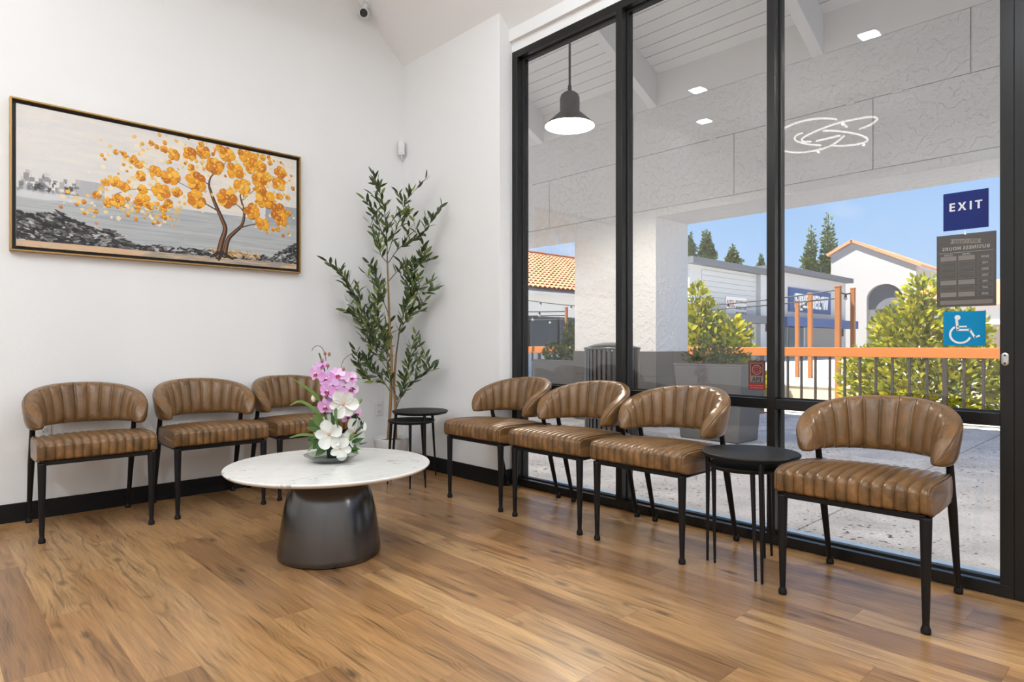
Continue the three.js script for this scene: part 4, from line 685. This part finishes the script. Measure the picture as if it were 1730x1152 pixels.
bush('planter_shrub', 'leafy plant with small red blooms in the long planter', 'plant', [7.0, 0.77, -6.3], [[0, 0.12, -0.2, 0.18, 0.14, 0.2], [0, 0.1, 0.15, 0.18, 0.12, 0.2], [0.05, 0.3, 0.06, 0.1, 0.3, 0.1], [0.05, 0.32, 0.06, 0.09, 0.28, 0.09], [0.05, 0.34, 0.06, 0.08, 0.28, 0.08]], 900, 0.06, [...deep, lime[3]], 4);
bush('leafy_shrub', 'tall yellow green shrub behind the large grey planter', 'shrub', [10.6, -0.03, -5.85], [[0.1, 1.4, -0.35, 0.35, 0.5, 0.32], [0, 0.8, 0.0, 0.45, 0.5, 0.6], [0.1, 1.85, -0.5, 0.24, 0.36, 0.22], [0, 1.1, 0.35, 0.3, 0.35, 0.28], [0, 0.35, 0.4, 0.35, 0.4, 0.5], [-0.1, 1.0, -0.45, 0.35, 0.5, 0.35], [0.1, 1.35, 0.15, 0.2, 0.3, 0.2], [0, 0.5, -0.5, 0.3, 0.5, 0.3]], 3200, 0.125, lime, 8);
bush('leafy_shrub', 'wide yellow green shrub behind the railing in the right pane', 'shrub', [10.35, -0.03, -2.45], [[0, 0.55, 0, 0.5, 0.6, 1.05], [0.1, 1.15, -0.25, 0.45, 0.5, 0.6], [0.1, 1.6, -0.2, 0.28, 0.32, 0.3], [0.1, 1.85, -0.16, 0.16, 0.2, 0.16], [0, 0.5, 0.95, 0.4, 0.5, 0.4], [0, 1.1, 0.3, 0.35, 0.4, 0.35], [0, 0.5, -0.9, 0.35, 0.5, 0.35]], 6400, 0.105, lime, 9);
bush('leafy_shrub', 'dark green low shrub at the right end of the railing', 'shrub', [10.1, -0.03, -1.3], [[0, 0.25, 0, 0.35, 0.3, 0.4]], 500, 0.08, [lime[3], deep[1], lime[1]], 12);
{
  const t = thing('railing', 'orange topped railing with thin dark balusters along the walkway edge', 'railing', [9.4, -0.02, 0]);
  part('top_rail', rbox(0.06, 0.13, 17, 0.006), M.orange, t, [0, 0.915, -4.5]); part('bottom_rail', rbox(0.04, 0.04, 17, 0.004), M.iron, t, [0, 0.12, -4.5]);
  const b = rbox(0.03, 0.72, 0.03, 0.003), p = rbox(0.05, 0.86, 0.05, 0.003);
  for (let k = 0; k < 84; k++) { const z = 3.77 - 0.196 * k; if (k % 12 === 6) part('post', p, M.iron, t, [0, 0.43, z]); else part('baluster', b, M.iron, t, [0, 0.49, z]); }
}
function post(label, px, d, h, r, y = -0.03) { // orange timber posts that carry the string lights
  const tt = (px - 865) / 1082.05, t = thing('timber_post', label, 'post', [d * (0.6856 + 0.728 * tt), y, d * (-0.728 + 0.6856 * tt)], 0, 'orange timber posts');
  part('shaft', rbox(r, h, r, 0.006).translate(0, h / 2, 0), M.postOrange, t); part('cap', rbox(r * 1.15, 0.02, r * 1.15, 0.005).translate(0, h + 0.01, 0), M.postOrange, t); return t.position;
}
const pA = post('orange post in front of the white shop letters, the shorter left one', 1347, 13.7, 1.62, 0.075, 0.3), pB = post('orange post in front of the white shop letters, the taller one', 1369, 13.3, 1.76, 0.08, 0.3), pC = post('orange post at the right end of the blue shop front', 1416, 10.4, 1.96, 0.08), pD = post('orange post before the gabled building, rightmost of the four', 1441, 10.4, 1.93, 0.065), pE = post('short orange post seen in the left opening', 957, 13, 1.77, 0.05);
function lights(label, a, b, sag, n) {
  const t = thing('string_lights', label, 'string lights', a, 0, 'strings of bulbs'), q = [], at = (k) => [(b[0] - a[0]) * k, (b[1] - a[1]) * k - sag * 4 * k * (1 - k), (b[2] - a[2]) * k];
  for (let i = 0; i <= 16; i++) q.push(at(i / 16)); part('cord', tube(q, 0.012, 48, 5), M.dark, t);
  const bg = new THREE.SphereGeometry(0.028, 10, 8), cg = cyl(0.018, 0.022, 0.05, 8), bm = mat([0.45, 0.43, 0.38], 0.15);
  for (let i = 1; i < n; i++) { const p = at(i / n); const s = part('socket', cg, M.dark, t, [p[0], p[1] - 0.03, p[2]]); part('bulb', bg, bm, s, [0, -0.045, 0]); }
}
const top = (p, h) => [p.x, h - 0.03, p.z];
lights('string of bulbs from the right post across the blue shop sign', top(pC, 1.92), [10.9, 2.35, -12.5], 0.35, 9); lights('lower string of bulbs across the white shop letters', top(pC, 1.78), [12.5, 1.75, -15], 0.12, 9); lights('short string of bulbs between the two rightmost posts', top(pC, 1.9), top(pD, 1.88), 0.04, 2);
lights('string of bulbs between the two posts before the shop letters', top(pA, 1.85), top(pB, 1.98), 0.05, 3); lights('upper string of bulbs across the left opening', top(pE, 1.7), [6.5, 1.85, -13.2], 0.05, 10); lights('lower string of bulbs across the left opening', top(pE, 1.62), [6.5, 1.55, -13.2], 0.0, 8);

// ------------------------------------------------------------------ buildings across the way
const shopLetters = (s, size) => text(s, size, 0.12);
{
  const t = thing('shop_building', 'white shop building with blue sign and grey roof edge', 'building', [33, -0.03, -20]);
  part('wall', box(0, 10, 0, 5.75, -14, 0), M.facade, t); part('wall', box(10, 23.7, 0, 6.15, -14, 0.25), M.facade, t);
  part('roof_edge', box(-0.35, 10.2, 5.72, 6.1, -14.2, 0.45), M.capGrey, t); part('roof_edge', box(9.9, 24.05, 6.12, 6.48, -14.2, 0.75), M.capGrey, t);
  for (let k = 0; k < 8; k++) part('siding_board', box(1.3, 8.1, 2.95 + k * 0.32, 3.25 + k * 0.32, 0.0, 0.05), M.facade, t);
  part('pilaster', box(8.3, 9.9, 0, 5.7, 0, 0.3), M.facade, t); part('wall_lamp', box(9.0, 9.25, 1.9, 2.6, 0.3, 0.45), M.dark, t);
  part('awning', box(0.9, 8.35, 2.4, 2.88, 0, 1.2), M.capGrey, t); part('awning', box(10.1, 23.5, 2.3, 2.92, 0.25, 1.3), M.blue, t);
  part('shop_window', box(12.6, 15.2, 0.1, 2.3, 0.25, 0.3), M.windowDark, t); part('shop_window', box(10.4, 12.4, 0.1, 2.3, 0.25, 0.3), M.windowDark, t); part('recess', box(15.6, 21.2, 0, 2.3, 0.25, 0.28), mat([0.3, 0.29, 0.28], 0.8), t); part('wall_lamp', box(22.6, 22.85, 1.7, 2.5, 0.25, 0.4), M.dark, t);
  for (let k = 0; k < 3; k++) part('shop_window', box(1.2 + k * 2.2, 3.2 + k * 2.2, 0.1, 2.35, 0.0, 0.05), M.windowDark, t);
  const s = part('sign_board', box(12.6, 20.2, 3.4, 5.1, 0.25, 0.37), M.blue, t);
  const L = shopLetters('FIVE BEL W', 1.02), w = mat([0.85, 0.85, 0.82], 0.5); L.computeBoundingBox(); const k = 6.0 / (L.boundingBox.max.x - L.boundingBox.min.x); part('sign_letters', L.scale(k, 1, 1), w, s, [16.4, 4.22, 0.37]); part('sign_letters', shopLetters('o', 0.6), w, s, [18.12, 4.45, 0.37]);
  const ban = canvas(512, 256, (g, a, b) => { g.fillStyle = '#e9e4dc'; g.fillRect(0, 0, a, b); g.font = 'bold 120px sans-serif'; g.fillStyle = '#9c3f34'; g.fillText('NTIL', 20, 130, 190); g.font = 'bold 54px sans-serif'; g.fillStyle = '#4a4442'; const r = RNG(6); for (const y of [40, 120, 190]) for (let x = 240; x < 480; x += 34) g.fillRect(x, y, 16 + r() * 12, 38); });
  part('banner', new THREE.BoxGeometry(2.7, 1.25, 0.03), [0, 1, 2, 3, 4, 5].map((q) => q === 4 ? mat([1, 1, 1], 0.7, { map: ban }) : M.white), t, [5.4, 3.42, 0.08]);
}
{
  const t = thing('gabled_building', 'white gabled building with red roof edge and dark arches', 'building', [60, -0.03, -18.8]);
  const s = new THREE.Shape(); s.moveTo(-3.33, 0); s.lineTo(3.33, 0); s.lineTo(3.33, 7.5); s.lineTo(-1.55, 9.9); s.lineTo(-3.33, 9.0); s.closePath();
  const hole = new THREE.Path(); hole.moveTo(-0.4, 0.02); hole.lineTo(2.35, 0.02); hole.lineTo(2.35, 4.9); hole.absellipse(0.975, 4.9, 1.375, 1.25, 0, Math.PI, false); hole.lineTo(-0.4, 0.02); s.holes.push(hole);
  part('front_wall', metric(new THREE.ExtrudeGeometry(s, { depth: 0.9, bevelEnabled: false, curveSegments: 20 })).rotateY(-Math.PI / 2).translate(0.9, 0, 0), M.gableWhite, t);
  const s2 = new THREE.Shape(); s2.moveTo(0.9, 0); s2.lineTo(6.2, 0); s2.lineTo(6.2, 7.4); s2.lineTo(0.9, 7.4); s2.closePath(); const h2 = new THREE.Path(); h2.moveTo(2.1, 0.02); h2.lineTo(5.0, 0.02); h2.lineTo(5.0, 4.9); h2.absellipse(3.55, 4.9, 1.45, 1.3, 0, Math.PI, false); h2.lineTo(2.1, 0.02); s2.holes.push(h2);
  part('side_wall', metric(new THREE.ExtrudeGeometry(s2, { depth: 0.7, bevelEnabled: false, curveSegments: 20 })).translate(0, 0, 2.63), M.gableWhite, t);
  part('inner_wall', box(5.6, 6.1, 0, 7.3, -3.3, 2.6), M.capGrey, t); part('lintel', box(0.5, 0.85, 4.05, 6.3, -0.45, 2.4), M.capGrey, t); part('back_block', box(6.2, 12, 0, 7.0, -3.3, 3.2), M.gableWhite, t);
  for (const [z0, y0, z1, y1] of [[-3.55, 8.95, -1.55, 9.98], [-1.55, 9.98, 3.7, 7.4]]) { const l = Math.hypot(z1 - z0, y1 - y0); part('roof_slope', new THREE.BoxGeometry(12.8, 0.22, l + 0.1), M.clay, t, [6.1, (y0 + y1) / 2 + 0.08, (z0 + z1) / 2], [-Math.atan2(y1 - y0, z1 - z0), 0, 0]); }
}
function tiles(x0, x1, z0, y0, z1, y1, rows, pitch) {   // overlapping barrel tiles, one corrugated strip for each row
  const gs = [], n = Math.round((x1 - x0) / pitch * 8);
  for (let k = 0; k < rows; k++) { const a = k / rows, b = (k + 1.12) / rows; gs.push(sheet(n, 1, (u, v) => { const q = v ? b : a, c = Math.abs(Math.sin(u * (x1 - x0) / pitch * Math.PI)); return [x0 + (x1 - x0) * u, y0 + (y1 - y0) * q + 0.075 * Math.pow(c, 0.7) + (v ? 0 : 0.045), z0 + (z1 - z0) * q]; }, false, (u, v) => [u * 30, a * 8 + v * 0.4])); }
  return merge(gs);
}
{
  const t = thing('tiled_building', 'building with orange barrel tile roof in the left opening', 'building', [11, -0.03, -16]);
  part('wall', box(0, 13, 2.05, 3.02, -8, 0), M.facadeBeige, t); part('wall', box(0, 13, 0, 0.85, -8, -0.4), M.facade, t); part('back_wall', box(0, 13, 0, 2.1, -8, -3), M.facadeGrey, t);
  const rt = part('roof_tiles', tiles(-0.3, 13.3, 0.35, 2.98, -5.2, 5.25, 16, 0.24), M.clay, t); rt.userData.kind = 'stuff'; part('roof_deck', new THREE.BoxGeometry(13.4, 0.1, 6.0).rotateX(Math.atan2(2.27, 5.55)).translate(6.5, 3.98, -2.4), M.facade, t);
  part('ridge_cap', new THREE.CylinderGeometry(0.14, 0.14, 13.6, 12).rotateZ(Math.PI / 2).translate(6.5, 5.3, -5.25), mat([0.36, 0.15, 0.09], 0.8), t);
  for (let k = 0; k < 8; k++) { const x = 0.6 + k * 1.56; part('window_pane', box(x, x + 1.46, 0.86, 2.04, -0.32, -0.3), M.windowDark, t); part('window_post', box(x + 1.46, x + 1.56, 0.85, 2.05, -0.36, -0.24), M.dark, t); }
}
{
  const t = thing('red_roof_house', 'low white house with red roof behind the window signs', 'building', [50, -0.03, -10]);
  part('wall', box(0, 6, 0, 3.6, -3, 7), M.facade, t); part('roof', new THREE.ExtrudeGeometry((() => { const s = new THREE.Shape(); s.moveTo(-0.4, 3.55); s.lineTo(6.4, 3.55); s.lineTo(3, 5.4); s.closePath(); return s; })(), { depth: 10.6, bevelEnabled: false }).translate(0, 0, -3.3), M.clay, t);
  part('door', box(-0.05, 0.02, 0, 2.3, 0.6, 1.9), mat([0.16, 0.12, 0.1], 0.7), t); part('flag_pole', cyl(0.08, 0.08, 4.6, 10), M.facadeGrey, t, [-0.6, 2.3, 2.4]);
}
{
  const t = thing('garden_wall', 'low cream wall beyond the railing', 'wall', [11.35, -0.03, -6.5]);
  part('wall_face', box(0, 0.3, 0, 0.3, -4, 3), mat([0.5, 0.44, 0.32], 0.85), t); part('coping', box(-0.02, 8, 0.3, 0.33, -4.05, 3.05), M.facade, t);
}
// trees behind the roofs: a cone of leaf clumps on a trunk
function conifer(label, px, d, y0, y1, w, seed) {
  const tt = (px - 865) / 1082.05, Y = (y) => 1 + (582 - y) / 1082.05 * d, R = w / 1082.05 * d / 2, h = Y(y1), b = [], r = RNG(seed);
  for (let k = 0; k < 9; k++) { const q = k / 8, rr = R * (1.08 - 0.8 * q); for (let j = 0; j < 2; j++) b.push([(r() - 0.5) * R * 0.8 * (1 - q), Y(y0) + (h - Y(y0)) * q, (r() - 0.5) * R * 0.8 * (1 - q), rr * (0.6 + 0.4 * r()), (h - Y(y0)) / 8, rr * (0.6 + 0.4 * r())]); }
  const o = bush('tall_conifer', label, 'tree', [d * (0.6856 + 0.728 * tt), -0.03, d * (-0.728 + 0.6856 * tt)], b, 1500, R * 0.28, pine, seed, M.twig, 'trees behind the shops', 0.5); part('trunk', cyl(R * 0.05, R * 0.1, h * 0.95, 8), M.twig, o, [0, h * 0.475, 0]);
}
conifer('tall dark conifer beside the gabled building, the taller of two', 1399, 88, 470, 372, 40, 21); conifer('tall dark conifer beside the gabled building, left of its twin', 1371, 88, 470, 392, 36, 22);
conifer('conifer above the white shop roof next to the pier', 1166, 75, 440, 398, 26, 23); conifer('broad conifer above the white shop roof near the pier', 1193, 75, 440, 394, 34, 24); conifer('small conifer above the middle of the white shop roof', 1238, 80, 450, 417, 28, 25); conifer('smallest conifer above the shop roof beside the dark mullion', 1286, 80, 455, 431, 16, 26);

scene.traverse((o) => { if (o.isMesh) { o.castShadow = true; o.receiveShadow = true; } });
renderer.render(scene, camera);
